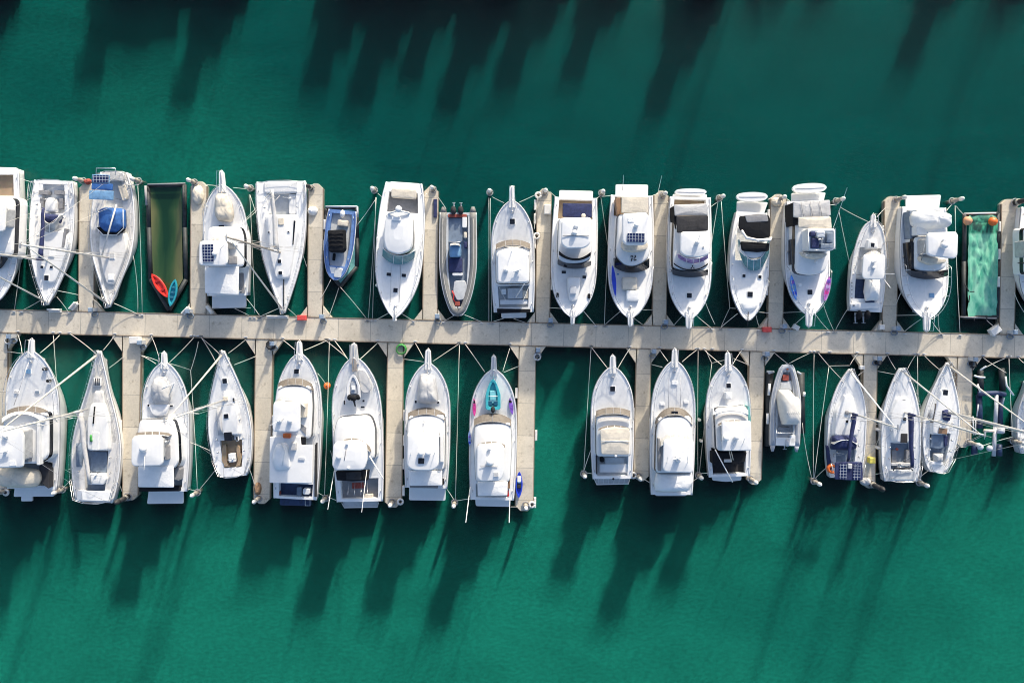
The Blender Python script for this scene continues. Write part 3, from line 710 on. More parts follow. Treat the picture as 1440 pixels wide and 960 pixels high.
# T13
b = B('T13', MY, 'white motor yacht with a purple tinted flybridge screen and a folded dark grey bimini', LY, 'E', (190,842), (196,180), 118, 'the purple screen yacht', zb=2.25, zs=1.4, cockpit=(.82,.98,.84), sole=TEAK, rail=.5, zk=1.2)
b.platform((100,165,286,228), .55)
b.blk('cockpit_canopy', [(106,222),(286,216),(292,278),(112,282)], 3.0, 3.1, CANG, .04, .06, 0, .1); b.blk('folded_bimini', [(120,284),(292,278),(292,362),(124,374)], 3.3, 3.42, DGREY, .06, .06, 0, .15); b.legs((110,225,286,360), 1.2, 3.05); b.blk('side_curtain', [(104,228),(118,226),(130,370),(112,350)], 1.3, 2.9, BLACK, .03, 0, 0, .05)
b.blk('cabin', [(112,300),(298,300),(300,500),(286,566),(240,576),(195,580),(150,576),(106,566),(104,500)], 1.2, 2.9, WHITE, .15, .08, .12, .4)
b.screen('flybridge_screen', 130, 290, 510, 538, -24, 3.1, 3.6, PURP, mull=3); b.screen('flybridge_brow', 106, 290, 545, 578, -8, 2.9, 3.0, BLACK, mull=0, thm=-6); b.screen('windscreen', 100, 290, 600, 614, -30, 2.0, 2.9, GLASSB, mull=0)
b.blk('hardtop', [(150,368),(298,364),(304,385),(300,490),(245,508),(165,500),(140,480),(142,385)], 4.8, 5.0, WHITE, .1, .08, 0, .3); b.legs((152,378,294,490), 2.9, 4.9); b.dome(232,425,5.05,.2,.3); b.antenna(232,425,5.2,250,380,8.0); b.hatch(264,452,12,12,5.06)
mb = MB(); c = b.p(207,561,3.05)
for k in range(3):
    a = k*2.09 + .3; mb.tube([(c.x+.05*math.cos(a), c.y+.05*math.sin(a), c.z), (c.x+.2*math.cos(a+.3), c.y+.2*math.sin(a+.3), c.z)], .045, 5)
b.put('emblem', mb, BLACK)
b.hatch(189,712,32,32,2.15); b.pulpit(188,890,2.3,.3); b.cleats()

# T14
b = B('T14', MY, 'white sports cruiser with a black cockpit canopy, a white arch and a wide teal windscreen', LY, 'E', (506,848), (528,262), 106, 'the black canopy cruiser', prof='cruiser', zb=1.9, zs=1.3, cockpit=(.55,.96,.8), sole=DECKG, rail=.4, zk=1.12)
b.platform((446,206,614,274), .5)
b.screen('windscreen', 454, 618, 476, 578, -64, 1.75, 2.3, GLASST, pw=2.6, thm=-58, mull=3); b.blk('dashboard', [(464,425),(612,425),(610,465),(590,500),(540,514),(492,504),(466,470)], 1.4, 2.27, WHITE, .1, .05, 0, .2)
b.blk('cockpit_canopy', [(460,285),(560,272),(618,276),(628,300),(626,398),(560,408),(490,385),(458,350)], 2.7, 2.82, BLACK, .06, .12, 0, .2); b.blk('canopy_window', [(490,278),(610,274),(618,312),(500,318)], 2.86, 2.93, GREYC, .03, .02, 0, .15); b.legs((465,290,620,395), 1.3, 2.75)
b.blk('cabin_top', [(468,420),(624,430),(620,472),(560,478),(478,470)], 2.3, 2.6, BLACK, .06, .06, 0, .15)
b.tube('radar_arch', [(458,345,1.5),(476,365,2.9),(498,402,3.0),(560,412,3.05),(626,412,2.95),(632,400,1.5)], .11, WHITE, 8); b.dome(560,415,3.1,.12,.16)
for q in ((484,606,22,22),(570,612,22,22),(517,706,34,34)): b.hatch(*q, 1.85)
b.cloth('sunpad', [(470,750),(500,735),(545,735),(562,760),(545,790),(500,800),(478,790)], 1.75, 1.98, CANW, .02, 3, .3)
b.tube('anchor_chain', [(508,800,2.0),(504,878,1.95)], .05, DGREY); b.cleats((.17,.5)); 

# T15
b = B('T15', MY, 'white motor yacht with open blue seated flybridge and bright boards along its bow', LY, 'E', (838,822), (828,205), 120, 'the bow board yacht', zb=2.3, zs=1.4, cockpit=(.80,.97,.84), sole=TEAK, rail=.42, zk=1.22)
b.platform((742,158,928,212), .55)
b.blk('cockpit_canopy', [(752,205),(950,196),(954,282),(800,294),(752,290)], 3.2, 3.3, CANG, .04, .08, 0, .12); b.blk('side_curtain', [(750,210),(765,208),(786,330),(752,330)], 1.3, 3.1, BLACK, .04, 0, 0, .05); b.legs((756,210,946,285), 1.3, 3.25)
for xx in (800,850,900): b.tube('canopy_seam', [(xx-8,205,3.42),(xx+6,285,3.42)], .02, GREYC)
b.blk('cabin', [(768,300),(944,300),(954,420),(950,520),(925,590),(840,604),(764,590),(764,500)], 1.3, 2.9, WHITE, .2, .1, .1, .5)
b.blk('tan_canopy', [(780,290),(955,286),(960,350),(840,352),(778,345)], 4.0, 4.1, CREAM, .05, .06, 0, .12)
b.blk('flybridge', [(832,350),(976,350),(982,372),(980,455),(965,470),(835,468)], 2.9, 4.3, WHITE, .1, 0, 0, .2)
b.blk('flybridge_well', [(844,362),(970,362),(970,458),(842,458)], 4.2, 4.33, SLATE, .01, 0, 0, .1)
for q in ((846,366,872,392),(852,402,890,456),(900,432,966,460),(934,372,966,428)): b.blk('flybridge_seat', q, 4.3, 4.62, NAVY if q[0] < 900 else SLATE, .05, .02, 0, .08)
b.blk('helm_console', (880,364,924,398), 4.3, 4.8, WHITE, .06, .03, 0, .1); b.wheel(896,402,4.9,.22)
b.tube('flybridge_rail', [(832,352,4.4),(832,352,4.95),(978,350,4.95),(980,460,4.95),(835,470,4.95),(832,352,4.95)], .03, STEEL)
b.blk('flybridge_front', [(800,480),(940,485),(925,505),(870,512),(815,500)], 2.9, 3.5, CREAM, .1, .05, .1, .2); b.wheel(825,487,3.7,.35)
b.blk('side_window', [(752,405),(764,405),(764,540),(752,545)], 1.6, 2.7, GLASSB, .03, 0, 0, .05)
b.dome(876,530,3.0,.14,.2); b.hatch(840,694,32,32,2.2); b.blk('deck_light', (780,645,800,665), 2.1, 2.35, WHITE, .08, .03, 0, .15); b.antenna(968,345,3.5,1042,130,10.5); b.pulpit(838,880,2.35,.3); b.cleats()

# T16 centre console fishing boat
b = B('T16', 'fishing_boat', 'slim white fishing boat with a white hardtop and two black outboard engines facing the walkway', 'fishing boat', 'F', (234,238), (190,752), 99, 'the fishing boat', zb=1.5, zs=1.0, prof='console', cockpit=(.30,.86,.74), sole=DECKW, rail=.55, zf=.6)
b.pulpit(236,206,1.55,.24); b.outboard(157,770,.75,BLACK,1.0); b.outboard(203,770,.75,BLACK,1.0)
b.blk('forward_console', [(205,345),(255,345),(262,400),(200,400)], 1.0, 1.7, WHITE, .1, .06, .05, .15); b.hatch(228,378,26,30,1.76)
b.screen('windscreen', 186, 288, 436, 410, 24, 1.6, 2.4, GLASSP, mull=2); b.blk('console', (185,440,285,540), .6, 1.7, WHITE, .1, .05, 0, .15)
b.blk('hardtop', [(178,430),(296,432),(300,445),(296,560),(280,572),(180,568),(170,550)], 2.9, 3.05, WHITE, .06, .08, 0, .25); b.legs((182,438,290,560), 1.0, 3.0, .04, STEEL); b.dome(236,505,3.12,.16,.22); b.radar(238,470,3.1,.5,.25)
b.cloth('seat_cover', [(200,560),(272,560),(280,600),(268,685),(200,690),(190,640)], 1.2, 1.9, CANW, .14, 9, .1); b.blk('aft_deck', (128,570,192,690), .6, .9, NAVYDK, .03, 0, 0, .08); b.blk('bait_bin', (190,690,240,704), .7, 1.1, NAVYDK, .03, 0, 0, .05)
b.blk('transom', [(105,705),(265,700),(268,735),(105,742)], .7, 1.15, WHITE, .05, .02, 0, .15); b.hatch(122,718,16,14,1.18,GREYC)
b.tube('outrigger', [(296,575,2.9),(328,618,4.5)], .03, WHITE); b.tube('outrigger', [(296,540,2.9),(352,540,4.2)], .025, WHITE)
for yy in (590,610,630,655,675): b.tube('rod_holder', [(112,yy,1.1),(112,yy,1.3)], .05, DGREY)
b.cleats((.25,.6,.9))

# T17
b = B('T17', MY, 'white motor yacht with crumpled white cockpit cover and offset hardtop, left of the tarpaulin pen', LY, 'F', (536,798), (520,165), 133, 'the crumpled cover yacht', zb=2.35, zs=1.4, cockpit=(.80,.97,.84), sole=DECKG, rail=.5, zk=1.2)
b.platform((416,98,616,172), .55)
b.blk('cabin', [(468,330),(640,330),(654,420),(650,500),(610,524),(560,530),(500,524),(468,514)], 1.3, 2.95, WHITE, .2, .1, .1, .4)
b.blk('cockpit_curtain', [(436,186),(474,180),(478,320),(500,360),(440,340)], 1.0, 2.4, SLATE, .05, 0, 0, .1); b.blk('side_window', [(444,358),(464,365),(466,515),(448,512)], 1.5, 2.75, GLASSB, .03, 0, 0, .08)
b.cloth('cockpit_cover', [(485,185),(560,178),(640,190),(685,215),(692,265),(620,290),(540,290),(475,260),(468,215)], 2.7, 4.1, CANW, .3, 4, .2, 1.1); b.blk('cover_skirt', [(478,270),(640,285),(640,320),(478,322)], 2.4, 3.2, CANW, .05, .03, 0, .1)
b.blk('flybridge_seat', (505,340,535,400), 2.9, 3.5, CREAM, .05, .03, 0, .1); b.blk('flybridge_rim', [(502,440),(650,455),(640,480),(560,488),(505,468)], 2.9, 3.5, CREAM, .1, .02, .04, .2); b.wheel(520,420,3.8,.3)
b.blk('hardtop', [(548,308),(700,302),(712,320),(708,438),(690,455),(560,440),(538,430),(536,325)], 5.1, 5.3, WHITE, .1, .08, 0, .3); b.legs((548,315,700,440), 2.9, 5.2); b.dome(632,378,5.36,.3,.4); b.dome(630,350,5.36,.14,.2)
b.screen('windscreen', 444, 654, 552, 570, -34, 2.1, 2.95, GLASSB, mull=0, thm=-42); b.dome(575,516,3.05,.12,.1)
b.hatch(560,660,34,30,2.2,SKYB); b.pulpit(536,862,2.4,.3); b.cleats()
b.tube('grab_rail', [(502,465,3.5),(540,300,5.2)], .04, STEEL)

# T19 right edge
b = B('T19', MY, 'white motor yacht cut off by the right edge of the photo, above the walkway', LY, 'F', (1180,770), (1175,168), 118, 'the upper right edge yacht', zb=2.2, zs=1.4, cockpit=(.82,.97,.84))
b.blk('cabin', (1085,280,1265,540), 1.3, 2.9, WHITE, .2, .1, .1, .4); b.screen('windscreen', 1080, 1270, 520, 580, -46, 2.0, 2.9, GLASSB); b.blk('hardtop', (1095,320,1255,470), 5, 5.2, WHITE, .1, .06, 0, .3); b.legs((1100,325,1250,460), 2.9, 5.1); b.blk('cockpit_canopy', (1090,190,1260,275), 3, 3.1, CANW, .04, .06, 0, .1); b.cleats()

# ================================================================ BOTTOM ROW
b = B('B1', MY, 'large white motor yacht in the lower left slip, cloth mound over its cockpit', LY, 'Q', (172,90), (178,872), 152, 'the large lower left yacht', zb=2.4, zs=1.5, cockpit=(.80,.97,.8), sole=GREYC, rail=.5)
b.pulpit(175,28); b.platform((75,868,302,912), .55); b.blk('boarding_step', (118,912,180,938), .35, .55, WHITE, .04, 0, 0, .08)
b.blk('cabin', [(30,445),(265,440),(270,520),(268,690),(205,730),(20,720),(10,520)], 1.5, 3.2, WHITE, .18, .08, .1, .4)
b.screen('windscreen', 38, 266, 428, 402, 34, 2.4, 3.2, GLASSN, mull=3, cover=True); b.screen('flybridge_screen', 10, 238, 470, 432, 24, 3.25, 3.7, WHITE, mull=0, thm=16)
b.blk('side_window', [(238,455),(262,450),(262,678),(236,640)], 1.8, 3.0, GLASSB, .03, 0, 0, .1); b.blk('cockpit_window', [(232,712),(276,760),(274,868),(222,830),(220,740)], 1.2, 2.2, DGREY, .04, 0, 0, .1)
b.blk('flybridge_side', [(205,490),(220,490),(222,735),(205,735)], 3.1, 3.7, WHITE, .06, 0, 0, .05)
for q in ((135,545,162,600),(135,610,165,650),(130,665,160,720)): b.blk('flybridge_seat', q, 3.2, 3.75, CANG if q[1] < 660 else GREYC, .06, .03, 0, .1)
b.blk('hardtop', [(-70,520),(60,514),(122,545),(132,570),(130,748),(-70,752)], 5.3, 5.5, WHITE, .1, .06, 0, .3); b.legs((-60,530,122,740), 3.2, 5.4); b.dome(28,570,5.55,.24,.3); b.blk('roof_hatch', (52,712,86,740), 5.5, 5.62, CANW, .02, 0, 0, .06); b.radar(20,660,5.55,.9,.3)
b.cloth('cockpit_cover', [(-40,770),(90,750),(200,770),(215,820),(190,862),(60,868),(-40,850)], 2.2, 3.2, CREAM, .22, 6, .3, 1.2)
b.hatch(160,208,34,32,2.5,SKYB); b.hatch(92,325,26,22,2.35,CANG); b.hatch(210,325,30,22,2.35,SLATE); b.tube('boat_hook', [(160,160,2.7),(78,400,2.6)], .03, ALU)
for x, y in ((248,196),(270,262)): b.blk('deck_fitting', (x-12,y-8,x+12,y+8), 2.2, 2.42, BLACK, .02, 0, 0, .1)
b.cleats()

b = B('B2', SB, 'narrow bowed white sailboat with grey boom cover and barred square hatch on its foredeck', LS, 'G', (515,122), (488,908), 128, 'the barred hatch sailboat',
      zb=1.6, zs=1.2, prof=[(0,.07),(.05,.14),(.15,.3),(.28,.5),(.42,.75),(.56,.94),(.66,1),(.8,.97),(.92,.86),(1,.74)], deck=OLDW, cockpit=(.62,.96,.5), sole=SLATE, rail=0, zf=.7)
b.lifelines()
b.blk('coachroof', [(470,395),(535,395),(558,480),(560,640),(452,640),(452,480)], 1.2, 1.75, WHITE, .12, .06, .12, .3); b.blk('coachroof_front', [(490,330),(530,330),(536,400),(476,400)], 1.3, 1.6, OLDW, .1, .05, .1, .2)
b.hatch(504,283,40,44,1.62,DGREY)
for k in range(4): b.tube('hatch_bar', [(490+k*10,264,1.70),(489+k*10,302,1.70)], .03, WHITE)
b.cloth('side_sail', [(392,605),(425,600),(432,640),(420,720),(392,725)], 1.2, 1.55, SLATE, .08, 2, .05); b.blk('bridge_deck', (472,645,556,752), .7, .95, SLATE, .03, 0, 0, .08)
b.blk('helm_box', [(455,760),(540,760),(550,790),(535,818),(455,815)], .7, 1.5, WHITE, .08, .04, 0, .15); b.wheel(495,770,1.7,.5); b.blk('aft_deck', (400,850,580,900), 1.1, 1.3, DECKW, .03, 0, 0, .1)
b.blk('companionway', (478,545,512,638), 1.7, 1.86, WHITE, .03, 0, 0, .05)
b.mast(455,425,1.75,15.0, boomxy=(470,810), boomz=2.9, cover=CANG, spread=(.33,.63), jib=ALUT, jibr=.11, cr=.2)
b.tube('mast_boot', [(492,412,1.8),(484,500,1.85)], .07, BLACK); b.cloth('green_bundle', [(464,556),(478,556),(486,596),(466,598)], 1.6, 1.95, GREENH, .05, 1, .05); b.cleats((.12,.92))

b = B('B3', MY, 'white motor yacht with offset hardtop and pale covered tender, between two lower left sailboats', LY, 'G', (852,178), (858,850), 122, 'the offset hardtop yacht', zb=2.3, zs=1.4, cockpit=(.82,.97,.8), sole=DECKG, rail=.5)
b.pulpit(850,130); b.platform((762,850,952,916), .55)
b.cloth('tender_cover', [(800,262),(850,258),(872,300),(876,370),(862,402),(795,402),(778,360),(780,300)], 2.1, 2.8, CANG, .14, 8, .2); b.blk('tender_pad', [(768,400),(880,398),(862,455),(830,464),(790,455)], 2.0, 2.25, CANW, .06, .03, 0, .3)
b.hatch(772,405,16,16,2.2); b.hatch(888,408,26,14,2.2); b.hatch(824,428,10,10,2.3)
b.blk('cabin', [(722,480),(898,480),(920,560),(925,700),(905,735),(715,735),(710,560)], 1.4, 3.0, WHITE, .18, .1, .1, .4); b.screen('windscreen', 705, 876, 548, 540, 18, 3.0, 3.7, GLASSN, mull=3)
b.blk('side_window', [(908,545),(924,540),(924,640),(910,648)], 1.8, 2.7, GLASSB, .03, 0, 0, .05); b.blk('quarter_window', [(908,688),(934,740),(930,796),(902,790)], 1.3, 2.3, GREYC, .03, 0, 0, .05)
b.blk('flybridge_seat', (845,615,872,690), 2.9, 3.6, GREYC, .06, .03, 0, .1); b.wheel(858,600,3.9,.3)
b.blk('hardtop', [(700,562),(828,560),(845,580),(845,705),(830,720),(690,722),(680,705),(682,580)], 5.1, 5.3, WHITE, .1, .08, 0, .3); b.legs((690,570,838,712), 2.9, 5.2); b.dome(742,630,5.38,.32,.42); b.antenna(752,665,5.3,748,738,7.2)
b.blk('aft_canopy', [(716,722),(900,722),(902,832),(716,830)], 3.0, 3.1, CANW, .05, .06, 0, .12); b.blk('dark_transom', (722,826,932,852), 1.2, 1.7, BLACK, .03, 0, 0, .06); b.legs((722,730,896,824), 1.3, 3.05); b.cleats()
b.tube('tender_crane', [(880,350,2.4),(905,290,3.2),(840,320,3.3)], .06, WHITE)

b = B('B4', SB, 'white sailboat with tan teak cockpit and grey sail bundle along its deck', LS, 'I', (197,122), (252,774), 112, 'the teak cockpit sailboat',
      zb=1.6, zs=1.2, prof=[(0,.06),(.05,.16),(.15,.38),(.28,.64),(.42,.86),(.56,.98),(.66,1),(.8,.93),(.92,.8),(1,.6)], cockpit=(.71,.93,.56), sole=TEAK, rail=0, zf=.8)
b.lifelines()
b.blk('coachroof', [(200,330),(245,335),(272,440),(282,560),(196,560),(182,440)], 1.2, 1.72, WHITE, .12, .06, .12, .3); b.blk('mast_collar', (196,360,222,384), 1.6, 1.85, CREAM, .04, 0, 0, .08)
b.hatch(207,279,28,30,1.6); b.hatch(254,376,14,24,1.72); b.hatch(215,461,28,28,1.78); b.blk('companionway', (203,545,244,590), 1.2, 1.78, GLASSB, .03, 0, 0, .05); b.hatch(271,578,14,26,1.5)
b.cloth('sail_bundle', [(165,420),(192,410),(196,555),(168,560)], 1.4, 1.9, CANG, .08, 4, .1)
b.blk('cockpit_seat', [(195,612),(212,608),(216,700),(232,725),(205,725),(190,690)], .8, 1.2, TEAK, .03, 0, 0, .05); b.blk('cockpit_seat', [(262,612),(280,615),(294,680),(285,720),(262,725),(276,690)], .8, 1.2, TEAK, .03, 0, 0, .05)
b.blk('cockpit_table', (226,655,262,700), .8, 1.35, WHITE, .04, 0, 0, .08); b.wheel(246,688,1.6,.4); b.blk('cockpit_locker', (228,675,262,698), .8, 1.15, DGREY, .03, 0, 0, .05)
b.mast(205,378,1.8,14.4, boomxy=None, spread=(.36,.66), jib=ALUT, jibr=.1); b.cleats((.12,.9))

b = B('B5', MY, 'tall white motor yacht with broad flat boat deck, navy cockpit and navy swim platform', LY, 'I', (596,132), (572,892), 122, 'the navy platform yacht', zb=2.4, zs=1.5, cockpit=(.895,.985,.82), sole=NAVYDK, rail=.5)
b.pulpit(593,74); b.platform((492,888,656,926), .55, NAVYDK); b.tube('swim_ladder', [(625,892,.7),(625,925,.75),(650,925,.75),(650,892,.7)], .035, STEEL)
b.hatch(580,229,30,30,2.35)
b.blk('cabin', [(478,305),(655,305),(660,420),(652,580),(450,580),(462,420)], 1.5, 3.1, WHITE, .18, .1, .1, .4)
b.screen('windscreen', 486, 662, 292, 264, 34, 2.4, 3.1, GLASSN, mull=3, cover=True); b.screen('flybridge_screen', 468, 626, 388, 352, 26, 3.15, 3.9, GLASSP, mull=3)
b.blk('flybridge_seat', (598,392,630,470), 3.1, 3.6, CREAM, .06, .03, 0, .1); b.blk('flybridge_steps', [(600,500),(630,520),(628,560),(592,520)], 2.6, 3.2, GREYC, .03, 0, 0, .03); b.blk('stair_well', (592,570,626,618), 3.0, 3.22, BLACK, .02, 0, 0, .03)
b.blk('hardtop', [(466,386),(588,384),(598,400),(598,530),(582,544),(462,542),(454,528),(458,400)], 5.3, 5.5, WHITE, .08, .06, 0, .2); b.legs((465,395,590,535), 3.1, 5.4); b.dome(490,485,5.56,.2,.3); b.dome(545,485,5.56,.22,.32); b.antenna(515,470,5.5,440,510,6.8)
b.blk('boat_deck', [(440,568),(600,566),(604,612),(664,612),(660,810),(438,808)], 3.1, 3.3, WHITE, .06, .03, 0, .12); b.legs((445,640,655,800), 1.5, 3.2)
b.cloth('deck_tender_cover', [(470,610),(525,600),(540,680),(545,735),(470,745),(450,690)], 3.3, 3.75, CANW, .06, 3, .3); b.blk('deck_locker', (548,600,575,640), 3.3, 3.75, CANG, .05, 0, 0, .08); b.blk('deck_locker', (590,676,622,690), 3.3, 3.42, PEDES, .02, 0, 0, .05)
b.blk('orange_cushion', (508,552,548,576), 3.2, 3.5, ORANGE, .06, .03, 0, .1); b.tube('davit', [(500,602,3.4),(520,640,4.1),(505,720,4.2)], .05, WHITE)
b.blk('side_walkway', [(676,575),(690,575),(684,880),(672,880)], 1.5, 1.62, DGREY, .01, 0, 0, .03); b.blk('cockpit_table', (612,838,648,868), .8, 1.5, WHITE, .04, 0, 0, .15); b.dome(486,858,.8,.25,.5,REDB,'cockpit_stool'); b.blk('cockpit_seat', (580,830,606,878), .8, 1.2, SLATE, .04, 0, 0, .05); b.cleats()

b = B('B6', MY, 'white motor yacht with white tender on its foredeck and red mat in its cockpit', LY, 'I', (880,152), (908,905), 130, 'the red mat yacht', zb=2.4, zs=1.4, cockpit=(.84,.98,.84), sole=GREYC, rail=.5, zk=1.05)
b.pulpit(876,86,2.45,.34, CANG); b.platform([(812,903),(1006,900),(1000,934),(825,936)], .55, CANG); b.tube('platform_edge', [(815,912,.6),(828,936,.6),(1000,933,.6),(1006,908,.6)], .04, WHITE)
b.blk('foredeck_pad', [(892,218),(935,222),(968,285),(968,325),(945,346),(915,335),(905,270)], 2.2, 2.42, CANG, .06, .02, 0, .3); b.blk('anchor_deck', [(868,160),(890,160),(892,228),(868,232)], 2.2, 2.5, ALUO, .03, 0, 0, .05)
for q in ((829,390,12,28),(928,382,16,16),(924,414,26,14)): b.hatch(*q, 2.35)
b.blk('cabin', [(790,470),(960,455),(985,520),(985,690),(780,690),(770,560)], 1.4, 3.1, WHITE, .25, .12, .15, .5); b.screen('windscreen', 772, 958, 622, 572, 30, 3.1, 3.8, GLASSN, mull=3, thm=26)
b.blk('hardtop', [(790,592),(900,584),(945,610),(948,690),(930,742),(780,742),(764,720),(768,612)], 5.2, 5.4, WHITE, .1, .1, 0, .3); b.legs((778,600,938,735), 3.0, 5.3); b.dome(842,605,5.46,.14,.18); b.dome(798,672,5.46,.24,.3); b.dome(848,730,5.42,.12,.18); b.tube('roof_hook', [(838,630,5.55),(828,690,5.5)], .03, GREYC)
b.blk('aft_curtain', [(782,748),(956,742),(950,795),(870,800),(788,795)], 2.4, 2.9, BLACK, .08, .05, 0, .1); b.blk('curtain_window', (838,752,915,792), 2.9, 3.02, DGREY, .03, 0, 0, .05)
b.blk('red_mat', (868,806,928,836), .76, .8, REDB, .01, 0, 0, .03); b.blk('fish_box', (930,868,975,892), .75, 1.2, CREAM, .04, 0, 0, .06)
b.tube('outrigger', [(958,668,4.2),(1030,785,5.4)], .06, WHITE); b.tube('outrigger', [(775,745,4.0),(742,945,7.5)], .03, WHITE); b.tube('outrigger', [(945,740,4.0),(918,960,7.5)], .03, WHITE); b.cleats((.2,.4,.6,.93))
for k in range(5): b.tube('fishing_rod', [(820+k*32,800,1.8),(812+k*34,870,3.2)], .018, STEEL)

b = B('B7', MY, 'white motor yacht with two domes and black hatch on its hardtop, grey covered tender forward', LY, 'J', (292,140), (282,768), 114, 'the two dome yacht', zb=2.3, zs=1.4, cockpit=(.9,.98,.8), rail=.5, zk=1.05)
b.pulpit(292,76); b.platform((196,764,379,830), .55)
b.cloth('tender_cover', [(250,205),(290,195),(322,215),(332,280),(338,340),(290,350),(238,342),(240,270)], 2.1, 2.95, CANG, .16, 5, .2); b.hatch(230,337,15,18,2.2); b.hatch(342,340,18,14,2.2)
b.blk('cabin', [(192,408),(372,402),(376,480),(372,680),(188,680),(186,480)], 1.4, 3.0, WHITE, .18, .1, .1, .35)
b.screen('windscreen', 192, 376, 395, 366, 34, 2.3, 3.0, GLASSN, mull=3, cover=True); b.screen('flybridge_screen', 190, 350, 498, 470, 14, 3.05, 3.7, WHITE, mull=3, cover=True)
b.blk('flybridge_side', [(350,480),(366,485),(370,640),(352,640)], 3.0, 3.5, WHITE, .06, 0, 0, .05); b.dome(272,433,3.14,.12,.12)
b.blk('hardtop', [(205,490),(330,484),(346,510),(344,660),(310,682),(215,680),(186,660),(188,510)], 5.1, 5.3, WHITE, .1, .08, 0, .35); b.legs((195,500,338,672), 3.0, 5.2); b.hatch(257,632,30,28,5.4,frame=False); b.dome(255,592,5.38,.26,.34); b.dome(291,592,5.38,.26,.34)
b.antenna(205,600,5.3,206,590,8.0); b.antenna(322,600,5.3,324,590,8.0)
b.blk('aft_canopy', [(196,682),(362,680),(362,756),(198,756)], 3.0, 3.1, CANW, .05, .06, 0, .12); b.legs((202,690,356,750), 1.3, 3.05); b.blk('dark_transom', (200,756,340,768), 1.2, 1.6, GREYC, .03, 0, 0, .05); b.blk('quarter_window', [(352,730),(368,728),(370,752),(355,755)], 1.5, 2.2, BLACK, .03, 0, 0, .03); b.cleats()

b = B('B8', MY, 'white motor yacht with a turquoise tender on its foredeck, left of the empty slip', LY, 'J', (621,172), (612,828), 118, 'the turquoise tender yacht', zb=2.3, zs=1.4, cockpit=(.88,.98,.8), rail=.45, zk=1.08)
b.pulpit(620,108,2.35,.26, PEDES); b.platform([(524,822),(706,820),(702,862),(530,858)], .55)
b.blk('cabin', [(524,450),(704,440),(710,560),(700,740),(530,740),(520,560)], 1.4, 3.0, WHITE, .18, .12, .1, .35)
b.screen('windscreen', 522, 708, 424, 394, 34, 2.3, 3.0, GLASSN, mull=1, cover=True, thm=42); b.screen('flybridge_screen', 540, 676, 552, 536, 16, 3.1, 3.7, GLASSN, mull=3, thm=20)
b.blk('hardtop', [(548,548),(655,544),(674,566),(672,690),(655,732),(552,736),(535,715),(536,566)], 5.1, 5.3, WHITE, .1, .08, 0, .35); b.legs((545,556,666,726), 3.0, 5.2); b.dome(598,572,5.38,.16,.2); b.dome(602,638,5.38,.34,.5); b.hatch(632,700,28,28,5.36,CANG); b.tube('roof_seam', [(552,660,5.42),(640,660,5.42)], .025, RUB)
b.blk('aft_canopy', [(538,738),(690,735),(688,806),(540,808)], 3.0, 3.1, CANW, .05, .06, 0, .12); b.legs((545,742,682,800), 1.3, 3.05); b.blk('red_flag', [(684,780),(694,778),(698,808),(688,812)], 2.2, 2.26, RED, .02, 0, 0, .02)
b.tube('outrigger', [(502,762,3.6),(480,940,7.0)], .04, WHITE); b.tube('outrigger', [(700,830,3.6),(697,940,7.0)], .04, WHITE); b.cleats((.2,.55,.93)); b.blk('quarter_panel', (688,705,702,770), 1.3, 2.5, BROWNC, .03, 0, 0, .03)

b = B('B9', MY, 'white motor yacht with tan canvas bimini and slatted swim platform, right of the empty slip', LY, 'K', (237,172), (236,780), 116, 'the tan bimini yacht', zb=2.2, zs=1.35, cockpit=(.77,.975,.82), sole=DECKG, rail=.5)
b.pulpit(237,114); b.platform([(136,775),(328,775),(322,806),(150,810)], .5, CANG); b.tube('platform_edge', [(137,778,.55),(150,810,.55),(322,806,.55),(328,778,.55)], .05, WHITE)
for k in range(6): b.tube('platform_slat', [(160+k*28,780,.53),(162+k*27,805,.53)], .03, WHITE)
b.hatch(236,294,32,32,2.1)
b.blk('cabin', [(150,440),(330,436),(338,500),(335,660),(150,660),(148,500)], 1.3, 2.8, WHITE, .18, .08, .1, .3); b.screen('windscreen', 148, 331, 412, 394, 34, 2.2, 2.85, GLASSN, mull=3, cover=True)
b.screen('flybridge_brow', 154, 334, 462, 446, 8, 2.95, 3.1, RUB, mull=0); b.screen('flybridge_screen', 162, 328, 508, 490, 12, 3.05, 3.6, GLASSN, mull=3)
b.blk('bimini', [(176,508),(322,506),(330,525),(326,650),(176,648),(170,525)], 4.7, 4.82, CREAM, .05, .1, 0, .2); b.tube('bimini_seam', [(172,575,4.93),(328,575,4.93)], .03, CANW); b.legs((178,515,322,642), 2.8, 4.75, .03, STEEL); b.dome(253,655,4.6,.14,.2)
b.blk('cockpit_seat', (170,665,190,690), .8, 1.3, BLACK, .05, 0, 0, .1); b.blk('engine_box', (195,665,300,735), .75, .95, DECKG, .03, 0, 0, .05); b.blk('cockpit_locker', (165,700,320,745), .75, 1.05, DECKW, .05, 0, 0, .1); b.blk('side_panel', [(146,655),(154,655),(154,755),(148,755)], 1.2, 1.6, DGREY, .02, 0, 0, .03); b.dome(240,780,1.3,.1,.14,DGREY,'stern_light'); b.cleats()

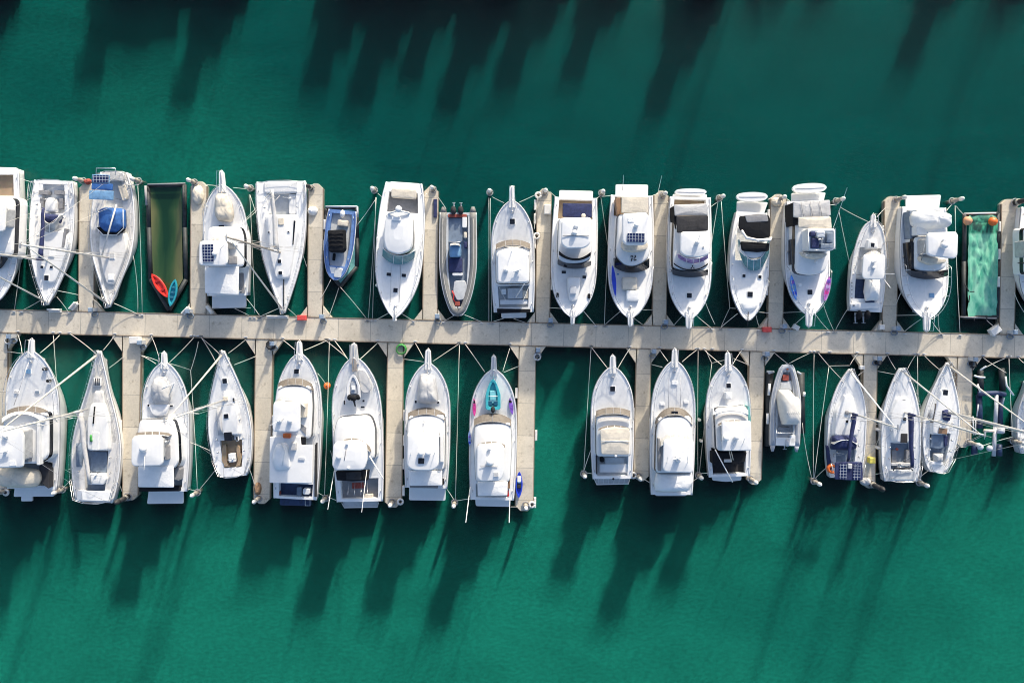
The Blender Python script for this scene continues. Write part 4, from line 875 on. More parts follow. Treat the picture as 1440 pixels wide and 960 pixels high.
b = B('B10', MY, 'long white motor yacht with plain foredeck and white cover from hardtop to stern', LY, 'K', (572,138), (556,866), 121, 'the long stern cover yacht', zb=2.4, zs=1.5, rail=.5, cockpit=(.86,.98,.8), zk=1.05)
b.pulpit(573,80); b.platform([(458,838),(645,836),(636,872),(468,872)], .6)
b.hatch(571,262,34,26,2.4,CANW); b.hatch(505,376,26,18,2.2,CANW); b.hatch(633,366,26,18,2.2,CANW); b.tube('deck_seam', [(540,230,2.42),(538,400,2.2)], .02, CANG); b.tube('deck_seam', [(603,230,2.42),(602,390,2.2)], .02, CANG)
b.blk('cabin', [(484,448),(662,440),(672,540),(672,750),(470,750),(474,540)], 1.5, 3.1, WHITE, .2, .12, .1, .4)
b.screen('windscreen', 474, 668, 450, 394, 40, 2.3, 3.1, GLASSN, mull=1, cover=True, pw=2.6); b.hatch(572,422,34,14,2.95,frame=False); b.screen('flybridge_screen', 498, 668, 572, 528, 36, 3.2, 3.9, GLASSP, mull=3)
b.blk('flybridge_side', [(480,560),(492,560),(500,738),(484,738)], 3.1, 3.6, GREYC, .06, 0, 0, .05)
b.blk('hardtop', [(520,568),(665,566),(676,582),(672,740),(660,748),(520,742),(508,725),(512,582)], 5.2, 5.4, WHITE, .08, .08, 0, .2); b.legs((518,575,668,738), 3.1, 5.3); b.dome(592,680,5.46,.2,.35); b.antenna(530,690,5.4,532,660,8); b.antenna(642,690,5.4,640,660,8); b.radar(588,668,5.46,.8,.5)
b.cloth('stern_cover', [(482,748),(668,748),(676,800),(655,842),(640,852),(470,850),(466,800)], 2.3, 3.1, CANW, .12, 7, .2, 1.2); b.cleats((.55,.93))

b = B('B11', MY, 'white motor yacht with square white flybridge roof and a dark canopied cockpit', LY, 'K', (860,158), (868,768), 121, 'the black cockpit yacht', zb=2.3, zs=1.4, cockpit=(.74,.975,.84), sole=DGREY, rail=.5)
b.pulpit(859,98); b.platform([(770,760),(935,765),(932,788),(850,796),(775,788)], .5); b.hatch(862,277,30,30,2.25)
b.blk('deck_locker', (848,312,880,350), 2.0, 2.7, WHITE, .05, .03, 0, .08)
b.blk('cabin', [(790,400),(960,385),(975,480),(970,630),(800,630),(795,500)], 1.4, 2.9, WHITE, .2, .1, .1, .4); b.screen('windscreen', 780, 968, 400, 378, 34, 2.3, 2.95, WHITE, mull=0); b.screen('windscreen_line', 790, 968, 448, 424, 8, 3.0, 3.1, RUB, mull=0); b.screen('flybridge_screen', 812, 976, 478, 462, 14, 3.05, 3.6, GLASSN, mull=3)
b.blk('side_stair', [(804,490),(826,490),(826,605),(806,612)], 2.0, 2.6, GREYC, .04, 0, 0, .05)
b.blk('flybridge_roof', (828,470,986,628), 5.0, 5.2, WHITE, .06, .05, 0, .12); b.legs((835,478,980,620), 2.9, 5.1); b.dome(850,560,5.26,.26,.34); b.dome(905,555,5.26,.24,.34); b.tube('roof_pole', [(888,600,5.2),(915,560,6.6)], .025, WHITE); b.tube('roof_pole', [(940,590,5.2),(950,560,6.4)], .025, WHITE)
b.blk('cockpit_curtain', [(775,636),(962,636),(950,690),(900,700),(776,700)], 1.3, 2.4, BLACK, .06, .05, 0, .08); b.blk('cockpit_table', (838,674,880,690), .8, 2.5, CANG, .04, 0, 0, .05)
b.tube('gaff_pole', [(866,630,3.2),(878,682,3.2)], .04, CREAM); b.tube('gaff_pole', [(876,630,3.2),(888,678,3.2)], .04, CREAM); b.tube('outrigger', [(790,622,4.4),(884,798,4.6)], .05, WHITE); b.cleats()
b.blk('teal_banner', [(964,385),(976,390),(984,470),(970,470)], 1.6, 2.5, TEALP, .02, 0, 0, .03)

b = B('B12', 'inflatable_boat', 'small pale grey inflatable boat with a cream console cover resting on a dark floating rack', 'inflatable boat', 'L', (206,142), (192,640), 93, 'the small rack inflatable', zb=1.35, zs=1.15, prof='rib', hull=HULLG, deck=DECKG, cockpit=(.06,.97,.56), sole=CANG, rub=None, rail=0, zf=.8)
rib_tubes(b, .26, TUBEB); b.outboard(208,622,.9,PEDES,.9)
b.blk('bow_locker', (178,205,215,240), .8, 1.2, REDB, .03, 0, 0, .05); b.dome(208,160,1.25,.22,.14,ORANGE,'orange_float'); b.blk('foredeck', [(165,250),(232,240),(238,300),(160,300)], .8, 1.1, DECKG, .04, .02, 0, .1)
b.cloth('console_cover', [(170,305),(235,303),(262,340),(290,350),(296,480),(280,515),(190,515),(170,440),(158,350)], 1.3, 2.7, mat('pale cream cover', (.74,.71,.65), .85, .06, 2.5, bump=.35, bscale=7), .08, 2, .15, 1.0, .35)
for k in range(7): b.tube('cover_fringe', [(204+k*12,430,2.95),(206+k*12,446,2.9)], .03, CANG)
b.blk('helm_seat', (148,525,226,550), .8, 1.25, GREYC, .05, 0, 0, .08); b.blk('transom', (135,590,255,640), .8, 1.2, WHITE, .05, 0, 0, .08); b.tube('canopy_frame', [(135,500,1.2),(140,560,2.2),(250,560,2.2),(256,520,1.2)], .03, STEEL); b.blk('engine_bracket', (225,575,256,625), .8, 1.2, CANW, .05, 0, 0, .05)

b = B('B13', SB, 'white sailboat with two solar panels on a navy stern bimini', LS, 'L', (592,168), (560,838), 118, 'the solar panel sailboat',
      zb=1.5, zs=1.15, prof=[(0,.05),(.05,.24),(.09,.4),(.18,.64),(.29,.84),(.42,.97),(.52,1),(.8,.97),(.92,.88),(1,.78)], deck=DECKW, cockpit=(.68,.95,.56), sole=SLATE, rail=0)
b.lifelines(); b.blk('coachroof', [(560,330),(610,330),(635,430),(642,580),(495,580),(505,430)], 1.1, 1.65, WHITE, .12, .08, .15, .3)
b.cloth('sprayhood', [(490,590),(560,578),(640,592),(642,660),(600,672),(486,665)], 1.5, 2.5, NAVY, .08, 3, .2); b.screen('sprayhood_window', 494, 640, 610, 580, 24, 1.7, 2.5, GLASSP, mull=3); b.hatch(571,490,22,24,1.72); b.hatch(600,470,16,30,1.74)
b.blk('bimini', [(500,742),(572,738),(668,740),(670,850),(602,852),(498,845)], 3.0, 3.1, NAVY, .05, .03, 0, .1); b.blk('solar_panel', (526,752,572,844), 3.14, 3.19, SOLAR, .01, 0, 0, .02); b.blk('solar_panel', (610,752,656,848), 3.14, 3.19, SOLAR, .01, 0, 0, .02); b.legs((506,745,662,845), 1.1, 3.05, .03, STEEL, False); b.blk('gear_box', (580,750,604,780), 3.1, 3.3, CANG, .03, 0, 0, .05)
b.cloth('side_cover', [(448,640),(460,640),(470,760),(486,800),(458,790)], 1.1, 1.5, NAVY, .05, 2, .05)
b.mast(592,436,1.7,10.6, boomxy=(572,738), boomz=2.4, cover=NAVY, spread=(.5,), jib=CANW, jibr=.1, cr=.17); b.dome(572,436,1.66,.2,.2,GREYC,'mast_winch'); b.wheel(520,690,1.6); b.cleats((.12,.9))

b = B('B14', SB, 'white sailboat with navy boom cover and open grey cockpit, right of the yellow box', LS, 'M', (212,163), (206,856), 121, 'the grey cockpit sailboat',
      zb=1.5, zs=1.2, prof=[(0,.12),(.04,.26),(.08,.38),(.2,.65),(.32,.84),(.44,.96),(.6,1),(.85,.97),(1,.84)], cockpit=(.66,.9,.56), sole=SLATE, rail=0, zf=.6)
b.lifelines(); b.blk('coachroof', [(190,345),(255,345),(282,460),(268,620),(165,620),(140,460)], 1.1, 1.65, WHITE, .12, .06, .15, .3)
b.hatch(222,364,26,26,1.6); b.hatch(227,475,26,26,1.76); b.blk('companionway', (205,565,246,622), 1.2, 1.72, DGREY, .03, 0, 0, .05)
b.blk('cockpit_seat', (150,668,178,742), .6, 1.05, GREYC, .03, 0, 0, .05); b.blk('cockpit_seat', (238,668,266,742), .6, 1.05, GREYC, .03, 0, 0, .05)
b.blk('mainsheet_bridge', (146,745,284,762), .7, 1.2, CANG, .03, 0, 0, .05); b.tube('traveller', [(158,790,1.4),(165,775,1.5),(215,782,1.5),(265,775,1.5),(275,790,1.4)], .06, DGREY); b.wheel(212,766,1.8,.45)
b.blk('aft_deck', (134,792,290,848), .9, 1.26, DECKG, .03, 0, 0, .08); b.dome(180,660,1.1,.12,.3,REDB,'red_bucket')
b.mast(228,436,1.7,14.0, boomxy=(268,770), boomz=2.6, cover=NAVY, spread=(.36,.66), jib=ALU, jibr=.09, cr=.2); b.cleats((.12,.93))

b = B('B15', SB, 'small white sailboat with pointed stern, navy bundle at mast and brown companionway', LS, 'M', (492,128), (428,802), 112, 'the pointed stern sailboat',
      zb=1.5, zs=1.15, prof='double', cockpit=(.64,.93,.62), sole=SLATE, rail=0)
b.lifelines(); b.blk('coachroof', [(455,300),(500,300),(525,420),(500,570),(405,570),(395,430)], 1.1, 1.65, WHITE, .12, .06, .12, .25); b.hatch(477,313,36,40,1.62)
b.blk('side_window', [(418,380),(424,382),(404,500),(396,498)], 1.2, 1.68, GLASSN, .02, 0, 0, .04); b.blk('side_window', [(388,418),(394,420),(380,470),(374,468)], 1.0, 1.4, GREYC, .02, 0, 0, .04)
b.cloth('navy_bundle', [(466,425),(500,418),(518,450),(505,492),(470,480)], 1.6, 2.2, NAVY, .1, 3, .1); b.blk('companionway', (440,532,490,568), 1.3, 1.78, BROWNC, .03, 0, 0, .04); b.blk('companion_cover', (445,518,480,532), 1.5, 1.85, WHITE, .03, 0, 0, .05)
b.blk('cockpit_cover', [(396,572),(490,572),(492,640),(440,660),(388,650)], 1.1, 1.3, SLATE, .04, .03, 0, .1); b.blk('cockpit_seat', [(470,580),(494,580),(492,640),(474,645)], .8, 1.42, NAVY, .04, 0, 0, .05); b.cloth('stern_gear', [(410,690),(470,690),(460,740),(415,742)], 1.0, 1.5, CANG, .1, 6, .1); b.blk('tiller_seat', (396,738,466,756), .9, 1.3, CANW, .03, 0, 0, .05)
b.mast(488,432,1.75,15.6, boomxy=None, spread=(.36,.66), jib=ALU, jibr=.1, r=.13); b.cleats((.15,.85))

b = B('B17', SB, 'pale blue grey sailboat cut off by the right edge of the photo, below the walkway', LS, 'R', (590,270), (585,838), 104, 'the lower right edge sailboat', zb=1.4, zs=1.15, prof='sail', hull=HULLG, cockpit=(.66,.95,.55), sole=SLATE, rail=0)
b.lifelines(); b.blk('coachroof', (545,420,620,600), 1.1, 1.6, WHITE, .1, .05, .1, .25); b.blk('stern_locker', (500,715,640,800), 1.1, 1.35, DECKG, .03, 0, 0, .1); b.cleats((.15,.9))
# ================================================================ pens, lifts, small craft
def px2(s, x, y): o = SH[s]; return o[0]+x/o[2], o[1]+y/o[2]
def thing(name, label, cat, loc, rz=0., group=None): return tag(empty(name, loc, rz), label, cat, group)
def lpts(root, s, pts, z):
    inv = Matrix.Rotation(-root.rotation_euler.z, 3, 'Z'); return [inv @ (at(s, x, y, z) - Vector(root.location)) for x, y in pts]
def pen_tubes(root, s, outline, z, r, m, name='float_tube', closed=False):
    pts = lpts(root, s, outline, z); mb = MB()
    if closed: pts = pts + [pts[0]]
    for a, c in zip(pts, pts[1:]): mb.tube([a, c], r, 8)
    return mb.build(name, m, root)
# olive water filled pen, far left
r = thing('floating_boat_pen', 'empty dark framed floating pen holding olive green water, two kayaks at its pointed end', 'boat pen', at('B',215,500))
out = [(112,165),(318,160),(320,400),(328,690),(232,862),(128,690),(118,400)]
pen_tubes(r, 'B', out, .25, .22, PENF, closed=True)
pen_tubes(r, 'B', [(98,165),(104,275)], .6, .12, RUB, 'fender_strip'); pen_tubes(r, 'B', [(312,162),(316,300)], .75, .14, PENF, 'corner_pad')
pen_tubes(r, 'B', [(110,158),(322,152)], .62, .07, RUB, 'top_rail')
def olive():
    m, t, p = nt('olive pen membrane'); N, K = t.nodes, t.links
    tc = N.new('ShaderNodeTexCoord'); n = N.new('ShaderNodeTexNoise'); n.inputs['Scale'].default_value = .5; n.inputs['Detail'].default_value = 5
    mp = N.new('ShaderNodeMapping'); mp.inputs['Scale'].default_value = (1.4,.25,1); K.new(tc.outputs['Object'], mp.inputs[0]); K.new(mp.outputs[0], n.inputs['Vector'])
    r_ = N.new('ShaderNodeValToRGB'); r_.color_ramp.elements[0].position = .36; r_.color_ramp.elements[0].color = (.008,.04,.018,1); r_.color_ramp.elements[1].position = .80; r_.color_ramp.elements[1].color = (.15,.15,.065,1)
    e = r_.color_ramp.elements.new(.52); e.color = (.03,.075,.028,1)
    s = N.new('ShaderNodeSeparateXYZ'); K.new(tc.outputs['Object'], s.inputs[0])
    ab = N.new('ShaderNodeMath'); ab.operation = 'ABSOLUTE'; K.new(s.outputs['X'], ab.inputs[0])
    ma = N.new('ShaderNodeMath'); ma.operation = 'MULTIPLY_ADD'; ma.inputs[1].default_value = .30; K.new(ab.outputs[0], ma.inputs[0])
    ms = N.new('ShaderNodeMath'); ms.operation = 'MULTIPLY_ADD'; ms.inputs[1].default_value = .55; ms.inputs[2].default_value = .06; K.new(n.outputs['Fac'], ms.inputs[0]); K.new(ms.outputs[0], ma.inputs[2])
    yt = N.new('ShaderNodeMapRange'); yt.inputs[1].default_value = 3.2; yt.inputs[2].default_value = 5.4; yt.inputs[3].default_value = 0; yt.inputs[4].default_value = -.32; K.new(s.outputs['Y'], yt.inputs[0])
    ad = N.new('ShaderNodeMath'); ad.operation = 'ADD'; K.new(ma.outputs[0], ad.inputs[0]); K.new(yt.outputs[0], ad.inputs[1])
    K.new(ad.outputs[0], r_.inputs[0]); K.new(r_.outputs[0], p.inputs['Base Color']); p.inputs['Roughness'].default_value = .15
    return m
OLIVE = olive()
def sagsheet(root, s, outline, z0, z1, m, name, amp=.0, seed=0, frq=1.5):
    pts = lpts(root, s, outline, 0); base = []
    k = len(pts)
    for i in range(k):
        for j in range(8): base.append(pts[i].lerp(pts[(i+1) % k], j/8))
    c = sum(base, Vector())/len(base); loops = []
    for i in range(13):
        f = 1 - i/12.4; loops.append([Vector(((c + (q-c)*f).x, (c+(q-c)*f).y, z1 + (z0-z1)*f**3 + amp*noise.noise(Vector(((c+(q-c)*f).x*frq, (c+(q-c)*f).y*frq*.45, seed))) + amp*.7*abs(noise.noise(Vector(((c+(q-c)*f).x*frq*2.5, (c+(q-c)*f).y*frq*.8, seed+4)))))) for q in base])
    mb = MB(); mb.loft(loops, cap0=False, smooth=True); return mb.build(name, m, root)
sagsheet(r, 'B', [(122,172),(308,168),(310,400),(316,690),(232,840),(138,690),(128,400)], .3, .06, OLIVE, 'liner', .02, 1)
# teal pen under the small blue boat
r = thing('floating_boat_pen', 'teal lined floating pen with a pointed end under the small blue fishing boat', 'boat pen', at('C',205,470))
pen_tubes(r, 'C', [(115,252),(285,250),(290,420),(288,580),(196,688),(140,620),(108,420)], .22, .2, PENF, closed=True)
pen_tubes(r, 'C', [(112,242),(290,242),(292,300)], .6, .09, PEDES, 'top_rail')
sagsheet(r, 'C', [(122,258),(278,256),(284,420),(282,575),(196,680),(145,615),(114,420)], .3, .12, TEALP, 'liner', .05, 3)
# green tarpaulin pen on the right
def tarpm():
    m, t, p = nt('crumpled sea green tarpaulin'); N, K = t.nodes, t.links
    tc = N.new('ShaderNodeTexCoord'); n = N.new('ShaderNodeTexNoise'); n.inputs['Scale'].default_value = 2.2; n.inputs['Detail'].default_value = 8; n.inputs['Distortion'].default_value = .3
    mp = N.new('ShaderNodeMapping'); mp.inputs['Scale'].default_value = (1,.4,1); K.new(tc.outputs['Object'], mp.inputs[0]); K.new(mp.outputs[0], n.inputs['Vector'])
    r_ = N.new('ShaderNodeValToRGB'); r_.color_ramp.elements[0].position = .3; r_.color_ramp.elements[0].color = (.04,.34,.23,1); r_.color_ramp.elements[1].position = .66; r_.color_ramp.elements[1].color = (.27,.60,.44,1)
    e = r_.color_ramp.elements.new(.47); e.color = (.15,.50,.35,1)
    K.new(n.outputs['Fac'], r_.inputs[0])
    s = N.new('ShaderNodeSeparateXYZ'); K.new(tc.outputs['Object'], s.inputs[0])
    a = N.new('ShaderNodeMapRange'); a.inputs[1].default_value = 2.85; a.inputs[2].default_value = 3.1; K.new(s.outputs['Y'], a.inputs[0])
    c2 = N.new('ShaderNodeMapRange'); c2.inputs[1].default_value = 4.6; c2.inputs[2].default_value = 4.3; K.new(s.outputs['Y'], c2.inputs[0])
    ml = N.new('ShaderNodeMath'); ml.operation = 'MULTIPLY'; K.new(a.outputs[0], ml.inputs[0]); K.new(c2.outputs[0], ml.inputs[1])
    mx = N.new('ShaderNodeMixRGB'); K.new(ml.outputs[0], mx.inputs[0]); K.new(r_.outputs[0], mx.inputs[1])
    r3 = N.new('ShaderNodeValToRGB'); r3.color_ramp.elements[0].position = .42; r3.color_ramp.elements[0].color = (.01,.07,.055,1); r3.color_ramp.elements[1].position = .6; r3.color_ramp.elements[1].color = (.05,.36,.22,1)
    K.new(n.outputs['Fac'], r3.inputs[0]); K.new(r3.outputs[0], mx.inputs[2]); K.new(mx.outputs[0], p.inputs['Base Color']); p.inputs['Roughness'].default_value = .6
    return m
TARP = tarpm()
r = thing('floating_boat_pen', 'dark framed floating pen filled with crumpled sea green tarpaulin and two orange floats', 'boat pen', at('F',836,495))
pen_tubes(r, 'F', [(746,206),(932,203),(936,470),(932,780),(740,784),(742,470)], .3, .2, PENF, closed=True)
pen_tubes(r, 'F', [(744,202),(922,198)], .75, .07, WHITE, 'top_rail'); pen_tubes(r, 'F', [(722,782),(860,788),(925,790)], .7, .07, RUB, 'end_rail')
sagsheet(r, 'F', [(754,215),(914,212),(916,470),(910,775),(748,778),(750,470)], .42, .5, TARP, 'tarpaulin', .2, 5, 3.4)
for q in ((763,242),(905,246)):
    v = lpts(r, 'F', [q], .9)[0]; mb = MB(); mb.ellipsoid((v.x, v.y, .9), .42, .42, .38); mb.build('orange_float', ORANGE if q[0] > 800 else mat('sun bleached orange', (.72,.36,.2), .6), r)
for (a, c) in (((745,595),(770,640)),((775,640),(800,640)),((770,700),(775,660)),((870,780),(872,800)),((800,790),(800,805))):
    v = lpts(r, 'F', [a, c], 1.0); mb = MB(); mb.tube(v, .05, 5); mb.build('strap', DGREY, r)
# boat lift, lower right
r = thing('boat_lift', 'empty dark floating boat lift with two long pontoons and a pale beam', 'boat lift', at('R',280,520))
for q in ([(205,215),(208,380)],[(195,400),(200,650)],[(365,200),(372,370)],[(350,400),(352,640)],[(160,760),(160,845)],[(345,770),(345,855)]):
    v = lpts(r, 'R', q, .3); mb = MB(); mb.tube(v, .28, 10); mb.build('pontoon', NAVYDK if q[0][1] > 390 else PENF, r)
v = lpts(r, 'R', [(190,392),(260,388),(330,385),(392,398)], .75); mb = MB(); mb.tube(v, .22, 10); mb.build('cross_tube', mat('dark navy fabric tube', (.03,.05,.12), .6), r)
v = lpts(r, 'R', [(328,400),(318,640),(306,858)], .8); mb = MB()
for a, c in zip(v, v[1:]): mb.tube([a, c], .2, 4)
mb.build('lift_beam', PEDES, r)
v = lpts(r, 'R', [(232,668),(305,670)], 1.0); mb = MB(); mb.tube(v, .15, 6); mb.build('lift_bracket', CREAM, r)
v = lpts(r, 'R', [(332,665),(378,668)], 1.0); mb = MB(); mb.tube(v, .3, 6); mb.build('winch_box', PEDES, r)
for q in ([(160,255),(190,265),(240,270)],[(395,262),(402,330),(455,402)],[(185,320),(205,380)],[(205,215),(250,185)]):
    v = lpts(r, 'R', q, 1.3); mb = MB(); mb.tube(v, .09, 6); mb.build('guide_post', WHITE, r)
for q in ([(150,560),(155,700)],[(170,580),(168,700)],[(190,470),(180,560)],[(385,420),(375,470)]):
    v = lpts(r, 'R', q, .9); mb = MB(); mb.tube(v, .06, 5); mb.build('guide_rail', PEDES, r)
v = lpts(r, 'R', [(275,800),(205,790)], .7)
for c in v:
    mb = MB(); mb.ellipsoid(c, .3, .3, .25); mb.build('float', PEDES, r)
# dark rack under the small inflatable
r = thing('floating_rack', 'dark floating rack with thin white edge pads under the small pale inflatable boat', 'boat lift', at('L',195,400))
for q in ([(95,190),(88,640)],[(285,190),(290,560)]):
    v = lpts(r, 'L', q, .2); mb = MB(); mb.tube(v, .4, 10); mb.build('pontoon', PENF, r)
for q in ([(80,185),(115,185)],[(125,185),(90,195)],[(265,185),(290,200)]):
    v = lpts(r, 'L', q, .8); mb = MB(); mb.tube(v, .1, 6); mb.build('guide_post', PEDES, r)
for q in ([(97,258),(92,330)],[(86,440),(84,505)],[(310,310),(308,335)]):
    v = lpts(r, 'L', q, .8); mb = MB(); mb.tube(v, .13, 6); mb.build('edge_pad', WHITE, r)

def small_craft(name, label, cat, s, bow, stern, hw, z, h, m, group=None, seats=0, seatm=None, pointed=True, well=True, full=.65):
    Bw, St = at(s, *bow, z), at(s, *stern, z); d = Bw - St; L = Vector((d.x, d.y)).length
    rt = thing(name, label, cat, (St.x, St.y, z - h), math.atan2(-d.x, d.y), group)
    w = hw/SH[s][2]*MPP*(ALT-z)/ALT
    loops = []; n = 16
    def ring(f, zz, f2=None):
        o = []
        prof = [(i/n, max(.03, math.sin(math.pi*min(.999, max(.001, i/n)))**full if pointed else (min(1, (1-i/n)*1.9+.05)**.6)*(1 if i else .8))) for i in range(n+1)]
        for t, k in prof: o.append(Vector((-w*k*f, L*(.5+(t-.5)*(f2 or f)), zz)))
        for t, k in prof[::-1]: o.append(Vector((w*k*f, L*(.5+(t-.5)*(f2 or f)), zz)))
        return o
    mb = MB()
    if well: mb.loft([ring(.6,0,.85), ring(.95,h*.45,.97), ring(1,h*.9), ring(.92,h,.985), ring(.62,h*.97,.8), ring(.5,h*.55,.74)], smooth=False)
    else: mb.loft([ring(.7,0,.9), ring(1,h*.5), ring(.93,h,.985)], smooth=False)
    hull = mb.build('hull', m, rt)
    for i in range(seats):
        y = L*(.32 + .36*i/max(1, seats-1)); mb = MB(); mb.box((0, y, h*.75), (w*1.0, L*.07, h*.4), 0, .02); mb.build('seat', seatm or m, rt)
    return rt, w, L
RKAY = mat('scarlet kayak plastic', (.78,.05,.035), .35, .1, 4); TKAY = mat('turquoise kayak plastic', (.03,.34,.42), .35, .15, 4)
small_craft('kayak', 'red kayak lying on the olive green pen', 'kayak', 'B', (132,660), (222,792), 26, .75, .35, RKAY, 'kayaks on the olive pen', 2, mat('dark red seat', (.4,.02,.02), .5))
small_craft('kayak', 'turquoise kayak lying on the olive green pen', 'kayak', 'B', (264,690), (236,843), 24, .75, .35, TKAY, 'kayaks on the olive pen', 3, mat('deep teal seat', (.01,.12,.2), .5))
kb, w, L = small_craft('kayak', 'blue, black and white pedal kayak lying on the last lower finger before the empty slip', 'kayak', 'J', (748,686), (745,818), 18, .9, .35, COBALT, None, 0)
for y, m_, sz in ((L*.72,WHITE,(w*1.1,L*.22)),(L*.45,DGREY,(w*1.0,L*.14)),(L*.6,SKYB,(w*.8,L*.06))):
    mb = MB(); mb.box((0,y,.36),(sz[0],sz[1],.14),0,.04); mb.build('kayak_seat' if m_ is DGREY else 'deck_panel', m_, kb)
# boards and tenders carried on deck
def board(label, s, a, c, hw, z, m, stripe=None, group='boards stowed along yacht decks'):
    rt, w, L = small_craft('paddle_board', label, 'paddle board', s, a, c, hw, z, .16, m, group, well=False)
    for i, (f, mm) in enumerate(stripe or []):
        mb = MB(); mb.box((0, L*f, .165), (w*1.3, L*.13, .02)); mb.build('board_panel', mm, rt)
board('cobalt blue board along the side deck of the yacht with the small solar panel', 'D', (822,745), (806,572), 12, 2.55, COBALT)
board('blue and violet board along the left bow of the bow board yacht', 'E', (768,738), (738,598), 14, 2.75, mat('mid blue board', (.08,.26,.7), .4, .3, 3), [(.3,VIOLET),(.5,SKYB),(.72,COBALT)])
board('magenta and violet board along the right bow of the bow board yacht', 'E', (922,742), (948,608), 15, 2.75, mat('magenta board', (.5,.16,.5), .4, .45, 3), [(.2,VIOLET),(.42,mat('lilac board', (.55,.4,.7), .4)),(.66,PINK)])
board('pink and black board at the left bow of the yacht with the turquoise tender', 'J', (520,318), (524,410), 9, 2.2, PINK, [(.78,BLACK)])
board('blue and white board low along the left side of the yacht with the turquoise tender', 'J', (498,480), (500,560), 8, 2.0, mat('pale blue board', (.3,.42,.72), .4, .3, 4), [(.25,COBALT),(.6,VIOLET)])
board('violet and black board at the right bow of the yacht with the turquoise tender', 'J', (700,318), (714,402), 10, 2.2, VIOLET, [(.8,BLACK)])
rt, w, L = small_craft('dinghy', 'turquoise tender lying on the foredeck of the yacht in front of the brown windscreen', 'dinghy', 'J', (616,226), (616,378), 38, 2.75, .6, mat('turquoise tender hull', (.06,.42,.48), .35, .1, 3), None, 0, pointed=False)
mb = MB(); mb.box((0, L*.42, .4), (w*.85, L*.42, .12), 0, .04); mb.build('inner_deck', mat('pale turquoise deck', (.2,.55,.6), .5, .1, 3), rt)
for x in (-w*.42, w*.42):
    mb = MB(); mb.box((x, L*.22, .5), (w*.6, L*.15, .16), 0, .04); mb.build('seat', mat('deep blue seat', (.01,.09,.16), .5), rt)
mb = MB(); mb.ellipsoid((0, .05, .55), .2, .32, .3); mb.build('outboard', DGREY, rt); mb = MB(); mb.tube([(-w*.6,L*.45,.62),(w*.6,L*.45,.62)], .03); mb.build('thwart', WHITE, rt)
rt, w, L = small_craft('dinghy', 'white tender with black engine on the foredeck of the red mat yacht', 'dinghy', 'I', (872,248), (876,372), 36, 2.85, .55, mat('white tender hull', (.74,.74,.74), .35, .05, 3), None, 0, pointed=False)
mb = MB(); mb.box((0, L*.45, .38), (w*.9, L*.5, .1), 0, .04); mb.build('inner_deck', TUBEB, rt); mb = MB(); mb.box((0, L*.45, .5), (w*.5, L*.16, .2), 0, .04); mb.build('seat', CANW, rt)
mb = MB(); mb.ellipsoid((0, .1, .55), .34, .3, .34); mb.build('outboard', BLACK, rt); mb = MB(); mb.tube([(0,.0,.6),(.08,-.7,.3)], .1, 7, .06); mb.build('lower_unit', DGREY, rt)
for sx in (-1,1):
    mb = MB(); mb.ellipsoid((sx*w*.62, .15, .45), .22, .28, .2); mb.build('tube_end', BLACK, rt)
for l, a_, c_, hw_, zz in (('white tender lying across the stern of the purple screen yacht', (113,153), (284,153), 20, 1.4),('white tender lying across the stern of the black canopy cruiser', (445,180), (614,178), 27, 1.4),('white tender lying across the stern of the bow board yacht', (748,136), (932,128), 28, 1.5)):
    rt, w, L = small_craft('dinghy', l, 'dinghy', 'E', a_, c_, hw_, zz, .55, CANW, 'white tenders across yacht sterns', 0, well=False, full=.3)
    mb = MB(); mb.tube([(0, L*.08, .54), (0, L*.5, .56), (0, L*.92, .54)], .05, 6); mb.build('keel_strake', CANW, rt)
# orange float on the stern of the solar panel sailboat
v = at('L', 474, 778, 1.5); r = thing('life_ring', 'orange horseshoe life ring at the stern of the sailboat with two solar panels', 'life ring', v)
for k in range(2):
    mb = MB(); mb.tube([(.32*math.cos(a*.39+.6), .32*math.sin(a*.39+.6), k*.22) for a in range(13)], .12, 7); mb.build('ring_foam', ORANGE, r)

